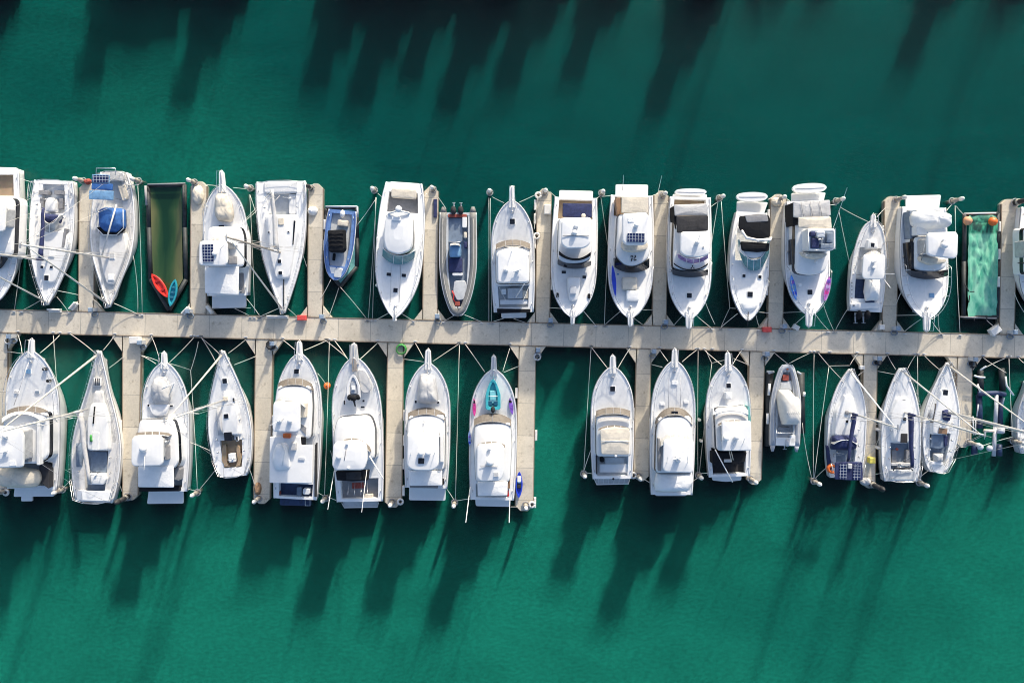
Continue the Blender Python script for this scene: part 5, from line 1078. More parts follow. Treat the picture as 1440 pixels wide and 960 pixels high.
# ================================================================ walkway, fingers
def dock_mat(key, seam, ax, off, col=(.67,.605,.50)):
    m, t, p = nt(key); N, K = t.nodes, t.links
    tc = N.new('ShaderNodeTexCoord'); n = N.new('ShaderNodeTexNoise'); n.inputs['Scale'].default_value = .55; n.inputs['Detail'].default_value = 8; n.inputs['Roughness'].default_value = .65
    K.new(tc.outputs['Object'], n.inputs['Vector'])
    r_ = N.new('ShaderNodeValToRGB'); r_.color_ramp.elements[0].position = .3; r_.color_ramp.elements[0].color = (*[c*.82 for c in col],1); r_.color_ramp.elements[1].position = .7; r_.color_ramp.elements[1].color = (*[c*1.08 for c in col],1)
    K.new(n.outputs['Fac'], r_.inputs[0])
    f = N.new('ShaderNodeTexNoise'); f.inputs['Scale'].default_value = 9; f.inputs['Detail'].default_value = 6; K.new(tc.outputs['Object'], f.inputs['Vector'])
    fr = N.new('ShaderNodeValToRGB'); fr.color_ramp.elements[0].position = .35; fr.color_ramp.elements[0].color = (.90,.90,.89,1); fr.color_ramp.elements[1].position = .6
    K.new(f.outputs['Fac'], fr.inputs[0])
    mx = N.new('ShaderNodeMixRGB'); mx.blend_type = 'MULTIPLY'; mx.inputs[0].default_value = 1; K.new(r_.outputs[0], mx.inputs[1]); K.new(fr.outputs[0], mx.inputs[2])
    # per-panel tone
    s = N.new('ShaderNodeSeparateXYZ'); K.new(tc.outputs['Object'], s.inputs[0])
    ad = N.new('ShaderNodeMath'); ad.operation = 'ADD'; ad.inputs[1].default_value = off + 300*seam; K.new(s.outputs[ax], ad.inputs[0])
    dv = N.new('ShaderNodeMath'); dv.operation = 'DIVIDE'; dv.inputs[1].default_value = seam; K.new(ad.outputs[0], dv.inputs[0])
    fl = N.new('ShaderNodeMath'); fl.operation = 'FLOOR'; K.new(dv.outputs[0], fl.inputs[0])
    wn = N.new('ShaderNodeTexWhiteNoise'); wn.noise_dimensions = '1D'; K.new(fl.outputs[0], wn.inputs['W'])
    mr = N.new('ShaderNodeMapRange'); mr.inputs[3].default_value = .93; mr.inputs[4].default_value = 1.05; K.new(wn.outputs['Value'], mr.inputs[0])
    m2 = N.new('ShaderNodeMixRGB'); m2.blend_type = 'MULTIPLY'; m2.inputs[0].default_value = 1; K.new(mx.outputs[0], m2.inputs[1]); K.new(mr.outputs[0], m2.inputs[2])
    fc = N.new('ShaderNodeMath'); fc.operation = 'FRACT'; K.new(dv.outputs[0], fc.inputs[0])
    lt = N.new('ShaderNodeMath'); lt.operation = 'LESS_THAN'; lt.inputs[1].default_value = .045/seam; K.new(fc.outputs[0], lt.inputs[0])
    m3 = N.new('ShaderNodeMixRGB'); K.new(lt.outputs[0], m3.inputs[0]); K.new(m2.outputs[0], m3.inputs[1]); m3.inputs[2].default_value = (.33,.31,.27,1)
    st = N.new('ShaderNodeTexNoise'); st.inputs['Scale'].default_value = 1.7; st.inputs['Detail'].default_value = 9; st.inputs['Roughness'].default_value = .7; K.new(tc.outputs['Object'], st.inputs['Vector'])
    sr = N.new('ShaderNodeValToRGB'); sr.color_ramp.elements[0].position = .30; sr.color_ramp.elements[0].color = (.62,.60,.57,1); sr.color_ramp.elements[1].position = .43; K.new(st.outputs['Fac'], sr.inputs[0])
    m4 = N.new('ShaderNodeMixRGB'); m4.blend_type = 'MULTIPLY'; m4.inputs[0].default_value = 1; K.new(m3.outputs[0], m4.inputs[1]); K.new(sr.outputs[0], m4.inputs[2])
    K.new(m4.outputs[0], p.inputs['Base Color']); p.inputs['Roughness'].default_value = .9; p.inputs['Specular IOR Level'].default_value = .1
    bp = N.new('ShaderNodeBump'); bp.inputs['Strength'].default_value = .25; bp.inputs['Distance'].default_value = .03; K.new(f.outputs['Fac'], bp.inputs['Height']); K.new(bp.outputs[0], p.inputs['Normal'])
    return m
DZ = .5
WALK = dock_mat('walkway concrete', 3.0, 'X', 1.2); FING = dock_mat('finger concrete', 3.0, 'Y', .4, (.68,.615,.505))
def wy(x, edge): return (436 + 36*x/1440) if edge == 0 else (467 + 35*x/1440)
a, c = W(-60, wy(-60, 0), DZ), W(1500, wy(1500, 0), DZ); ang = math.atan2(c.y-a.y, c.x-a.x)
mid = W(720, (wy(720,0)+wy(720,1))/2, DZ)
walk = empty('walkway', (mid.x, mid.y, 0), ang); walk['kind'] = 'structure'
LW = (c-a).length; WW = 31*MPP*(ALT-DZ)/ALT
mb = MB(); mb.box((0,0,DZ/2-.15), (LW, WW, DZ+.3)); mb.build('walkway_deck', WALK, walk)
for sg in (-1,1):
    mb = MB(); mb.box((0, sg*(WW/2+.045), DZ-.12), (LW, .09, .3)); mb.build('edge_timber', TIMBER, walk)
FINGERS = {}
def finger(key, label, root, end, w0, w1, top, gl=13, gr=13, bump=None):
    """root/end: middle of the finger where it leaves the walkway and at its outer end"""
    A, E = W(*root, DZ), W(*end, DZ); d = E - A; L = d.length
    r = thing('finger_dock', label, 'dock', (A.x, A.y, 0), math.atan2(-d.x, d.y), 'finger docks above the walkway' if top else 'finger docks below the walkway')
    FINGERS[key] = r
    k = MPP*(ALT-DZ)/ALT; h0, h1 = w0*k/2, w1*k/2; ch = .45
    pts = [Vector(q) for q in ((-h0,.0),(h0,.0),(h1,L-ch),(h1-ch,L),(-h1+ch,L),(-h1,L-ch))]
    mb = MB(); mb.loft([z3(pts,-.3), z3(pts,DZ-.006)]); mb.build('deck', FING, r)
    mb = MB()
    for sg in (-1,1): mb.loft([[Vector((sg*(h0+(h1-h0)*t+o), t*L+(.02 if t==0 else 0), z)) for o, z in ((.004,DZ-.25),(.084,DZ-.25),(.084,DZ-.012),(.004,DZ-.012))] for t in (0,1-ch/L)])
    mb.build('edge_timber', TIMBER, r)
    for sg, g in ((-1, gl), (1, gr)):
        if g:
            gx = g*k; y0 = 4.2*k; gy = y0 + (18 if top else 23)*k; p3 = [Vector((sg*(h0-.05), 0)), Vector((sg*(h0+gx), 0)), Vector((sg*(h0+gx), y0)), Vector((sg*(h0-.05), gy))]
            if sg < 0: p3 = p3[::-1]
            mb = MB(); mb.loft([z3(p3,-.1), z3(p3,DZ-.012)]); mb.build('gusset', FING, r)
    for sg, ts in (bump or {}).items():
        for t in ts:
            mb = MB(); mb.box((sg*(h0+(h1-h0)*t+.2), L*t, DZ-.1), (.22, .95, .34), 0, .05); mb.build('dock_bumper', CAPW, r)
    return r
tx = [('F1',(121,442),(122,257),20,20,'the two leftmost sailboats'),('F2',(278.5,446),(279.5,255),21,21,'the olive pen and the solar panel yacht'),('F3',(443,450),(444,258),19.5,19.5,'the racing sailboat and the small blue boat'),
      ('F4',(604.5,454),(606.5,262),19,19,'the teal windscreen cruiser and the grey inflatable'),('F5',(763,458),(765.5,265),18.5,19,'the cluttered cockpit and navy canopy yachts'),('F6',(927,462),(930,268),18,18.5,'the cobalt board and purple screen yachts'),
      ('F7',(1090,466),(1095,273),19.5,20.5,'the black canopy cruiser and bow board yacht'),('F8',(1250.5,470),(1255,276),18.5,19.5,'the fishing boat and the crumpled cover yacht'),('F9',(1416,474),(1420,280),19.5,20.5,'the sea green tarpaulin pen and the right edge')]
tb = {'F1':{1:[.75]},'F2':{1:[.45,.7]},'F3':{1:[.55,.7]},'F5':{-1:[.6,.78,.88],1:[.3,.55]},'F6':{-1:[.35,.52,.68,.8]},'F7':{-1:[.3,.45,.7,.85]},'F8':{-1:[.5,.75]},'F9':{-1:[.4,.6,.8]}}
for k, ro, en, a_, c_, l in tx: finger(k, 'concrete finger dock above the walkway between ' + l if 'edge' not in l else 'concrete finger dock above the walkway right of the sea green tarpaulin pen', ro, en, a_, c_, True, bump=tb.get(k))
bx = [('G1',(0,466),(-2,690),20,20,'concrete finger dock at the lower left corner, mostly hidden by the large yacht'),('G2',(185.5,470),(183,703),25,20,'concrete finger dock below the walkway right of the sailboat with the barred hatch'),('G3',(371.5,474),(368,708),23,21.5,'concrete finger dock below the walkway between the teak cockpit sailboat and the tall yacht'),
      ('G4',(556.5,478),(553,713),21,22,'concrete finger dock below the walkway left of the yacht with two hardtop domes'),('G5',(742,482),(737,718),22,24,'concrete finger dock with a blue kayak on it, left of the empty slip'),('G6',(905.5,486),(901.5,676),19,20.5,'concrete finger dock between the tan bimini and long stern cover yachts'),
      ('G7',(1065,490),(1060,681),20,19.5,'concrete finger dock below the walkway left of the small inflatable on its rack'),('G8',(1224,494),(1222,686),18.5,16.5,'concrete finger dock below the walkway carrying the yellow box'),('G9',(1357,497),(1355,629),20,20,'short concrete finger dock below the walkway between the pointed stern sailboat and the boat lift')]
bb = {'G3':{-1:[.5,.8]},'G4':{-1:[.45,.6,.74,.9]},'G5':{-1:[.55,.95],1:[.3]},'G6':{1:[.5,.65]},'G2':{1:[.75,.55]}}
for k, ro, en, a_, c_, l in bx: finger(k, l, ro, en, a_, c_, False, gl=15, gr=15, bump=bb.get(k))

# ================================================================ piles
PILES = {}
def pile(key, x, y, label, h=2.5, dark=False, r=.165, group='mooring piles'):
    c = W(x, y, 0); t = thing('mooring_pile', label, 'pile', (c.x, c.y, 0), 0, group); PILES[key] = (x, y)
    mb = MB(); mb.lathe([(r,-1),(r,h-.25)], (0,0,0), 12); mb.build('shaft', PILED if dark else PILEM, t)
    mb = MB(); mb.lathe([(r+.03,h-.4),(r+.035,h-.12),(r*.75,h+.08),(r*.3,h+.2),(.01,h+.24)], (0,0,0), 14); mb.build('cap', PILED if dark else CAPW, t)
    mb = MB()
    for k in range(3): mb.lathe([(r+.01,.95+k*.1),(r+.05,1.0+k*.1),(r+.01,1.05+k*.1)], (0,0,0), 10)
    mb.build('rope_wrap', ROPEO, t)
    mb = MB(); mb.tube([((r+.12)*math.cos(a*math.pi/6), (r+.12)*math.sin(a*math.pi/6), .62) for a in range(13)], .06, 6); mb.build('pile_guide', RUB, t)
for q in [('p1',122,256,'pile on the end of the finger dock between the two leftmost sailboats',2.2),('p2',199,256,'pile standing in the water between the blue sprayhood sailboat and the olive pen',2.0),('p3',277,258,'pile on the end of the finger dock right of the olive pen',2.2),('p4',355,266,'pile in the water left of the broad sterned racing sailboat',2.0),
          ('p6',528,269,'pile in the water left of the cruiser with the teal windscreen',2.0),('p7',610,268,'pile on the end of the finger dock right of the teal windscreen cruiser',2.2),('p8',689,272,'pile in the water left of the yacht with the cluttered cockpit',2.0),('p9',766,272,'pile on the end of the finger dock left of the navy canopy yacht',2.2),
          ('p10',845,273,'pile in the water between the navy canopy yacht and the cobalt board yacht',2.0),('p11',930,276,'pile on the end of the finger dock left of the purple screen yacht',2.2),('p12',1009,280,'pile in the water right of the yacht with the purple screen',2.2),('p13',1093,281,'pile on the end of the finger dock left of the bow board yacht',2.2),('p14',1172,284,'pile in the water right of the yacht with bright bow boards',2.4),
          ('p15',1256,282,'pile on the end of the finger dock right of the fishing boat',2.4),('p16',1334,284,'pile in the water left of the sea green tarpaulin pen',2.4),
          ('q1',12,688,'pile by the stern of the large yacht in the lower left corner',2.0),('q2',93,686,'pile in the water left of the barred hatch sailboat stern',2.2),('q4',281,690,'pile in the water right of the offset hardtop yacht stern',2.0),('q5',367,698,'pile on the end of the finger dock left of the tall yacht',2.2),('q6',460,698,'pile in the water between the tall yacht and the yacht with the red mat',2.0),
          ('q7',553,703,'pile on the end of the finger dock left of the two dome yacht',2.2),('q8',640,704,'pile in the water right of the two dome yacht',2.2),('q9',739,707,'pile on the end of the finger dock with the blue kayak',2.2),('q10',820,664,'pile in the water left of the tan bimini yacht',2.0),('q11',896,667,'pile on the end of the finger dock right of the tan bimini yacht',2.2),('q12',980,666,'pile in the water right of the yacht with the long stern cover',2.0),
          ('q13',1053,671,'pile on the end of the finger dock left of the small inflatable',2.4),('q14',1141,674,'pile in the water midway between the small inflatable and the solar panel sailboat',2.2),('q16',1288,676,'pile in the water right of the open grey cockpit sailboat',2.2),('q17',1357,620,'pile at the outer end of the short finger dock by the boat lift',2.4),('q18',1419,618,'pile in the water right of the boat lift',2.4)]: pile(*q)
pile('p5',440,266,'dark capped pile on the end of the finger dock left of the small blue boat',2.0,True)
pile('p17',1422,286,'dark pile at the outer end of the rightmost upper finger dock',3.4,True,.24)
pile('q3',184,696,'dark pile on the end of the finger dock right of the barred hatch sailboat',2.8,True,.22)
pile('q15',1221,678,'dark pile on the end of the finger dock with the yellow box',3.0,True,.22)

# ================================================================ dock furniture
def pedestal(s, x, y, label, m=PEDB, sz=(.34,.34,1.05)):
    c = at(s, x, y, DZ+sz[2]); t = thing('service_pedestal', label, 'pedestal', (c.x, c.y, DZ-.004), 0, 'power and water pedestals')
    mb = MB(); mb.box((0,0,sz[2]*.42), (sz[0], sz[1], sz[2]*.84), 0, .03); mb.build('post', PEDES, t)
    mb = MB(); mb.box((0,0,sz[2]*.92), (sz[0]*1.2, sz[1]*1.2, sz[2]*.16), 0, .05); mb.build('lid', m, t)
    mb = MB(); mb.box((.12,-sz[1]*.52,sz[2]*.55), (.14,.05,.25)); mb.build('socket', DGREY, t)
    mb = MB(); mb.tube([(.3*math.cos(a*.7), -.45+.22*math.sin(a*.7), .05+.01*a) for a in range(20)], .035, 5); mb.build('hose', SLATE, t)
for q in [('A',505,862,'pedestal at the foot of the leftmost upper finger dock'),('B',330,870,'pedestal left of the yacht with the solar panel, at the foot of its finger'),('C',86,860,'pedestal at the foot of the finger dock left of the small blue boat'),('C',738,858,'pedestal at the foot of the finger dock left of the grey inflatable'),('D',458,880,'pedestal at the foot of the finger dock left of the navy canopy yacht'),
          ('D',1108,890,'pedestal at the foot of the finger dock left of the purple screen yacht'),('E',708,878,'pedestal at the foot of the finger dock left of the yacht with bright bow boards'),('F',376,846,'pedestal at the foot of the finger dock right of the fishing boat'),('F',1036,868,'pedestal at the foot of the rightmost upper finger dock'),
          ('G',40,48,'pedestal at the lower left corner of the walkway'),('G',720,80,'pedestal beside the round white box on the second lower finger dock'),('I',450,85,'pedestal with a dark hose coil at the foot of the third lower finger dock'),('J',842,78,'pedestal on the gusset beside the empty slip'),('K',462,92,'pedestal at the foot of the finger dock right of the tan bimini yacht'),('K',1074,106,'pedestal on the gusset left of the small inflatable'),('L',775,105,'pedestal at the foot of the finger dock with the yellow box'),('M',668,110,'pedestal at the foot of the short finger dock by the boat lift')]:
    pedestal(*q)
def dockbox(name, label, cat, s, x, y, sz, m, rz=0., lidm=None, group=None):
    c = at(s, x, y, DZ+sz[2]); t = thing(name, label, cat, (c.x, c.y, DZ-.004), rz, group)
    mb = MB(); mb.box((0,0,sz[2]*.4), (sz[0],sz[1],sz[2]*.8)); mb.build('body', m, t)
    mb = MB(); mb.box((0,0,sz[2]*.9), (sz[0]+.06,sz[1]+.06,sz[2]*.2), 0, .05); mb.build('lid', lidm or m, t)
    mb = MB(); mb.box((0,-sz[1]/2-.02,sz[2]*.75), (.16,.05,.12)); mb.build('latch', DGREY, t)
dockbox('equipment_box', 'small red box on the walkway at the bow of the racing sailboat', 'box', 'B', 975, 907, (.75,.42,.55), mat('faded red plastic', (.66,.08,.07), .5, .12, 5))
dockbox('equipment_box', 'small red box on the walkway below the bow of the sports cruiser', 'box', 'E', 612, 896, (.75,.42,.55), mat('faded red plastic', (.66,.08,.07), .5, .12, 5))
dockbox('equipment_box', 'yellow box on the edge of the finger dock beside the open grey cockpit sailboat', 'box', 'L', 729, 730, (.5,.5,.6), YELLOW)
dockbox('dock_box', 'white dock box on the gusset at the foot of the rightmost upper finger dock', 'box', 'F', 925, 858, (.9,.6,.6), CAPW, .6)
dockbox('dock_box', 'rounded white box at the foot of the second lower finger dock', 'box', 'G', 696, 66, (.9,.6,.6), CAPW, .05)
dockbox('dock_box', 'small white box on the foot of the finger dock right of the fishing boat engines', 'box', 'F', 284, 840, (.4,.4,.5), CAPW)
dockbox('dock_box', 'small white box at the foot of the finger dock carrying the yellow box', 'box', 'L', 668, 160, (.4,.3,.4), CAPW)
dockbox('dock_box', 'white box lying in front of the bow of the yacht with bright bow boards', 'box', 'E', 768, 884, (.55,.4,.4), CAPW, -.5)
def steps(label, s, x, y, sz, rz):
    c = at(s, x, y, DZ+.45); t = thing('boarding_step', label, 'boarding steps', (c.x, c.y, DZ-.004), rz, 'white boarding steps on the docks')
    for k in range(2):
        mb = MB(); mb.box((0, (k-.5)*sz[1]*.5, .15+k*.15), (sz[0], sz[1]*.49, .3+k*.3), 0, .03); mb.build('step', CAPW, t)
steps('white boarding step at the bow of the sailboat with the navy boom cover', 'A', 300, 866, (1.1,.35), 0)
steps('white boarding step on the left gusset of the leftmost upper finger dock', 'A', 408, 842, (.8,.3), .85)
steps('white boarding step at the left foot of the finger dock by the solar panel yacht', 'B', 322, 868, (.8,.3), .8)
steps('white boarding step at the swim platform of the solar panel yacht', 'B', 452, 862, (.8,.3), -.9)
steps('pale boarding step in front of the bow of the racing sailboat', 'B', 838, 902, (1.9,.3), 0)
def coil(label, s, x, y, m, r=.35):
    c = at(s, x, y, DZ+.2); t = MB()
    t.tube([( (r-.05*(a//9)*.6)*math.cos(a*.7), (r-.05*(a//9)*.6)*math.sin(a*.7), .05+.008*a) for a in range(36)], .045, 5)
    o = t.build('hose_coil', m); o.location = (c.x, c.y, DZ); tag(o, label, 'hose')
coil('coiled green hose at the foot of the fourth lower finger dock', 'J', 157, 75, GREENH, .5)
coil('coiled dark hose at the foot of the third lower finger dock', 'I', 445, 92, DGREY, .45)
coil('coiled pale hose on the left side of the lower left corner gusset', 'G', 42, 70, PEDES)
coil('coiled grey hose on the gusset beside the empty slip', 'J', 838, 112, PEDES)
coil('coiled dark hose at the foot of the finger dock with the yellow box', 'L', 768, 125, DGREY)
coil('coiled dark hose at the foot of the short finger dock by the boat lift', 'M', 650, 140, DGREY)
def end_gear(label, s, x, y):
    c = at(s, x, y, DZ+.5); t = thing('fender', label, 'fender', (c.x, c.y, DZ-.2), 0, 'corner fenders on finger ends')
    mb = MB(); mb.tube([(.24*math.cos(a*math.pi/6), .24*math.sin(a*math.pi/6), .35) for a in range(13)], .1, 7); mb.build('wheel_tyre', CAPW, t)
    mb = MB(); mb.lathe([(.08,.2),(.08,.5)], (0,0,0), 8); mb.build('axle', DGREY, t)
for q in [('J',150,840,'wheel fender on the end of the finger dock left of the two dome yacht'),('J',812,855,'wheel fender on the right corner of the finger dock with the kayak'),('G',18,862,'wheel fender by the stern of the large lower left yacht'),('D',388,175,'wheel fender on the end of the finger dock left of the navy canopy yacht'),('D',380,405,'wheel fender on the side of the finger dock by the cluttered cockpit yacht'),('K',352,765,'wheel fender on the end of the finger dock right of the tan bimini yacht')]: end_gear(q[3], *q[:3])
# gear lashed at finger ends
def bundle(label, s, x, y, z, m, rx=.4, ry=.3, seed=0):
    c = at(s, x, y, z); mb = MB(); pts = [Vector((rx*math.cos(a*.5236), ry*math.sin(a*.5236))) for a in range(12)]
    mound(mb, pts, 0, .45, .12, seed, 3.0); o = mb.build('gear_bundle', m); o.location = (c.x, c.y, DZ-.004); tag(o, label, 'bundle')
bundle('pale gear heaped on the finger dock end right of the olive pen', 'B', 390, 215, .7, ALUT, .55, .9, 1)
bundle('reddish gear heaped on the outer end of the leftmost upper finger dock', 'A', 490, 140, .7, REDB, .3, .25, 2)
bundle('white bundle on the finger dock by the small blue boat', 'C', 36, 265, .7, CANW, .45, .4, 3)
bundle('brown stained gear on the finger dock left of the tall yacht', 'I', 378, 838, .6, BROWNC, .3, .55, 4)
bundle('pale bundle on the finger dock end left of the bow board yacht', 'E', 665, 205, .7, ALUT, .5, .4, 5)
bundle('grey gear on the foot of the finger dock with the orange float sailboat', 'L', 690, 860, .7, CANG, .5, .35, 6)
c = at('C', 727, 250, .8); mb = MB(); mb.box((0,0,.12), (.32, 1.7, .24), 0, .05); o = mb.build('folded_cover', NAVY); o.location = (c.x, c.y, DZ); tag(o, 'narrow navy roll lying on the finger dock left of the grey inflatable', 'roll')
c = at('D', 440, 258, .8); mb = MB(); mb.box((0,0,.2), (.65, .9, .4), 0, .06); o = mb.build('dock_locker', CAPW); o.location = (c.x, c.y, DZ-.004); tag(o, 'white locker on the finger dock left of the navy canopy yacht', 'box')
# fenders hanging on hulls
def fender(s, x, y, label, m=CAPW, z=1.2):
    c = at(s, x, y, z); t = thing('hull_fender', label, 'fender', (c.x, c.y, z-.55), 0, 'fenders hanging on hulls')
    mb = MB(); mb.lathe([(.02,-.05),(.1,0),(.15,.12),(.15,.55),(.1,.68),(.02,.75)], (0,0,0), 10); mb.build('body', m, t)
    mb = MB(); mb.tube([(0,0,.72),(0,.04,1.1)], .02, 4); mb.build('lanyard', ROPE, t)
for s, x, y, l in [('C',398,606,'cream fender on the left bow of the teal windscreen cruiser, nearer its middle'),('C',400,684,'cream fender on the left bow of the teal windscreen cruiser, nearer its tip'),('C',624,628,'cream fender on the right bow of the teal windscreen cruiser, nearer its middle'),('C',606,692,'cream fender on the right bow of the teal windscreen cruiser, nearer its tip'),
                   ('K',706,462,'cream ball fender right of the yacht with the long stern cover, upper one'),('K',716,576,'cream ball fender right of the yacht with the long stern cover, lower one'),('L',764,540,'white fender left of the open grey cockpit sailboat, upper one'),('L',764,652,'white fender left of the open grey cockpit sailboat, lower one')]: fender(s, x, y, l, z=.9 if s in 'KL' else 1.7)
c = at('I', 738, 304, .3); t = thing('mooring_buoy', 'orange buoy floating left of the bow of the yacht with the red mat', 'buoy', (c.x, c.y, 0)); mb = MB(); mb.ellipsoid((0,0,.22), .34, .34, .34); mb.build('ball', ORANGE, t); mb = MB(); mb.lathe([(.06,.5),(.06,.66)], (0,0,0), 8); mb.build('eye', DGREY, t)
# ================================================================ mooring ropes
walk_inv = (Matrix.Translation(walk.location) @ Matrix.Rotation(walk.rotation_euler.z, 4, 'Z')).inverted()
def rope(s, x0, y0, z0, x1, y1, z1, what, where, sag=.16, r=.028, m=ROPE):
    A, E = at(s, x0, y0, z0), at(s, x1, y1, z1); L = (E-A).length; n = 8
    pts = [A.lerp(E, i/n) - Vector((0,0,sag*L*.35*4*(i/n)*(1-i/n))) for i in range(n+1)]
    for q in pts: q.z = max(q.z, .04)
    mb = MB(); mb.tube([q - A for q in pts], r, 5); o = mb.build('mooring_line', m); o.location = A
    if where.startswith('the walkway') and abs(z1 - DZ) < .2:
        q = walk_inv @ Vector((E.x, E.y, 0)); q.y = max(-WW/2+.12, min(WW/2-.12, q.y)); cm = MB()
        cm.tube([(q.x-.2, q.y, DZ+.1), (q.x+.2, q.y, DZ+.1)], .035, 6); cm.box((q.x, q.y, DZ+.045), (.2, .1, .1)); cm.build('cleat', PEDES, walk)
    if random.random() < .4 and m is ROPE: o.data.materials[0] = ROPEG
    lab = f'pale rope from {what} to {where}'
    tag(o, lab, 'rope', 'mooring ropes')
WK = 'the walkway'
ZB, ZS, ZP = 1.9, 1.3, 1.0
def bl(key, s, L, R):
    """bow lines left and right: (boat x, y, dock x, y)"""
    sh = BOATS[key].short
    for nm, lines in (('left', L), ('right', R)):
        for i, q in enumerate(lines):
            w = q[4] if len(q) > 4 else WK
            rope(s, q[0], q[1], BOATS[key].zb*.92, q[2], q[3], DZ+.08, f'the {nm} bow of {sh}', w + ('' if i == 0 else ', second'))
bl('T2','A',[(240,800,120,868)],[(320,790,388,880),(325,755,440,778,'the finger')])
bl('T3','A',[(570,845,520,800,'the gusset')],[(640,825,770,885)])
rope('A',750,560,1.2,775,880,DZ,'the right side of the blue sprayhood sailboat',WK)
bl('T5','B',[],[]); rope('B',480,850,.6,690,852,.6,'one platform corner of the solar panel yacht','its other corner',.2); rope('B',668,800,1.2,740,895,DZ,'the stern of the solar panel yacht',WK); rope('B',600,855,.8,690,898,DZ,'the swim platform of the solar panel yacht',WK)
bl('T6','B',[(855,850,740,900)],[(900,855,955,905)]); rope('B',985,560,1.2,1005,620,DZ+.1,'the right side of the racing sailboat','the finger dock beside it'); rope('B',740,400,1.3,685,215,ZP,'the left side of the racing sailboat','the pile behind')
rope('C',140,655,1.0,80,765,DZ,'the left bow of the small blue boat','the finger'); rope('C',195,695,.6,345,875,DZ,'the pointed end of the teal pen',WK); rope('C',185,700,.5,130,858,DZ,'the pointed end of the teal pen','the gusset'); rope('C',290,345,.7,390,205,ZP,'the right edge of the teal pen','the pile beyond it')
bl('T8','C',[(470,838,388,882)],[(530,838,605,885)]); rope('C',440,200,1.3,405,168,ZP,'the left stern of the teal windscreen cruiser','the near pile'); rope('C',650,205,1.3,680,170,ZP,'the right stern of the teal windscreen cruiser','the pile')
bl('T9','C',[(850,845,775,888)],[(880,845,990,890)]); rope('C',790,255,1.0,745,190,ZP,'the stern of the grey inflatable','the pile')
rope('D',195,222,2.0,128,188,ZP,'the left bow of the cluttered cockpit yacht','the pile ahead'); rope('D',280,218,2.0,388,168,ZP,'the right bow of the cluttered cockpit yacht','the finger end'); rope('D',365,370,1.6,385,180,DZ+.4,'the right side of the cluttered cockpit yacht','the finger end'); rope('D',200,868,.8,135,888,DZ,'the left stern of the cluttered cockpit yacht',WK); rope('D',250,872,.8,328,898,DZ,'the right stern of the cluttered cockpit yacht',WK)
bl('T11','D',[(520,815,448,810,'the finger')],[(635,820,710,908)]); rope('D',495,195,1.3,455,160,ZP,'the left stern of the navy canopy yacht','the pile'); rope('D',705,205,1.3,738,180,ZP,'the right stern of the navy canopy yacht','the pile behind')
bl('T12','D',[(850,830,760,908)],[(925,868,975,905),(975,822,1035,822,'the finger')]); rope('D',805,180,1.4,745,186,ZP,'the left stern of the cobalt board yacht','the pile behind'); rope('D',1030,180,1.4,1060,170,ZP,'the right stern of the cobalt board yacht','the pile')
bl('T13','E',[(152,822,105,875)],[(228,820,310,888),(275,745,328,868,'the water edge')]); rope('E',300,238,1.4,345,205,ZP,'the right stern of the purple screen yacht','the pile behind'); rope('E',95,225,1.4,70,205,ZP,'the left stern of the purple screen yacht','the pile')
bl('T14','E',[(450,810,358,886)],[(550,820,568,885),(565,802,618,806,'the finger')]); rope('E',440,782,1.5,408,780,.5,'the left side of the sports cruiser','the long water line'); rope('E',614,195,1.4,650,175,ZP,'the stern of the sports cruiser','the pile')
bl('T15','E',[(815,820,735,892),(808,800,690,805,'the finger')],[(870,812,940,898),(915,765,972,905)]); rope('E',715,190,1.4,745,210,ZP,'the left stern of the bow board yacht','the pile'); rope('E',950,222,1.4,985,225,ZP,'the right stern of the bow board yacht','the pile behind')
rope('F',205,248,1.5,45,165,ZP,'the left bow of the fishing boat','the pile ahead'); rope('F',252,222,1.5,300,170,ZP,'the right bow of the fishing boat','the pile'); rope('F',90,735,1.1,18,860,DZ,'the stern of the fishing boat',WK); rope('F',255,245,1.4,292,300,DZ+.1,'the right bow of the fishing boat','the finger')
bl('T17','F',[(500,795,410,862),(490,772,358,774,'the finger')],[(565,810,620,880),(598,770,608,870)]); rope('F',430,180,1.4,375,160,ZP,'the left stern of the crumpled cover yacht','the pile'); rope('F',405,615,1.4,362,708,DZ,'the left side of the crumpled cover yacht','the finger'); rope('F',645,185,1.4,675,150,ZP,'the right stern of the crumpled cover yacht','the pile behind')
rope('F',742,208,.7,700,160,ZP,'the corner of the tarpaulin pen','the near pile'); rope('F',870,800,.5,910,835,DZ,'the lower end of the tarpaulin pen',WK); rope('F',1025,645,1.0,1080,755,DZ,'the upper right edge yacht','the finger'); rope('F',1070,195,1.4,1040,165,ZP,'the stern of the upper right edge yacht','the pile')
# lower row
bl('B1','Q',[(125,130,100,0),(130,110,40,98,'the gusset')],[(225,105,335,5)]); rope('Q',345,870,ZP,400,815,1.3,'the pile beside the large lower left yacht','the barred hatch sailboat'); rope('Q',215,805,1.5,345,872,ZP,'the right side of the large lower left yacht','the near pile')
bl('B2','G',[(500,140,360,32)],[(535,120,595,42),(565,212,645,150,'the finger')]); rope('G',610,800,1.3,632,850,DZ,'the right stern of the barred hatch sailboat','the finger')
bl('B3','G',[(828,170,785,45),(810,190,728,145,'the gusset')],[(872,190,1008,52)]); rope('G',880,188,2.1,990,222,.6,'the right bow of the offset hardtop yacht','the long water line'); rope('G',950,835,1.3,1020,850,ZP,'the stern of the offset hardtop yacht','the pile behind'); rope('G',730,145,DZ,830,178,2.1,'the gusset','the left bow of the offset hardtop yacht')
bl('B4','I',[(180,140,85,55),(165,190,88,58)],[(225,135,315,65),(255,195,370,150,'the finger')]); rope('I',160,738,1.3,75,842,ZP,'the left stern of the teak cockpit sailboat','the pile behind'); rope('I',330,725,1.3,362,820,DZ,'the right stern of the teak cockpit sailboat','the finger'); rope('I',130,640,1.3,20,595,1.2,'the left side of the teak cockpit sailboat','its neighbour')
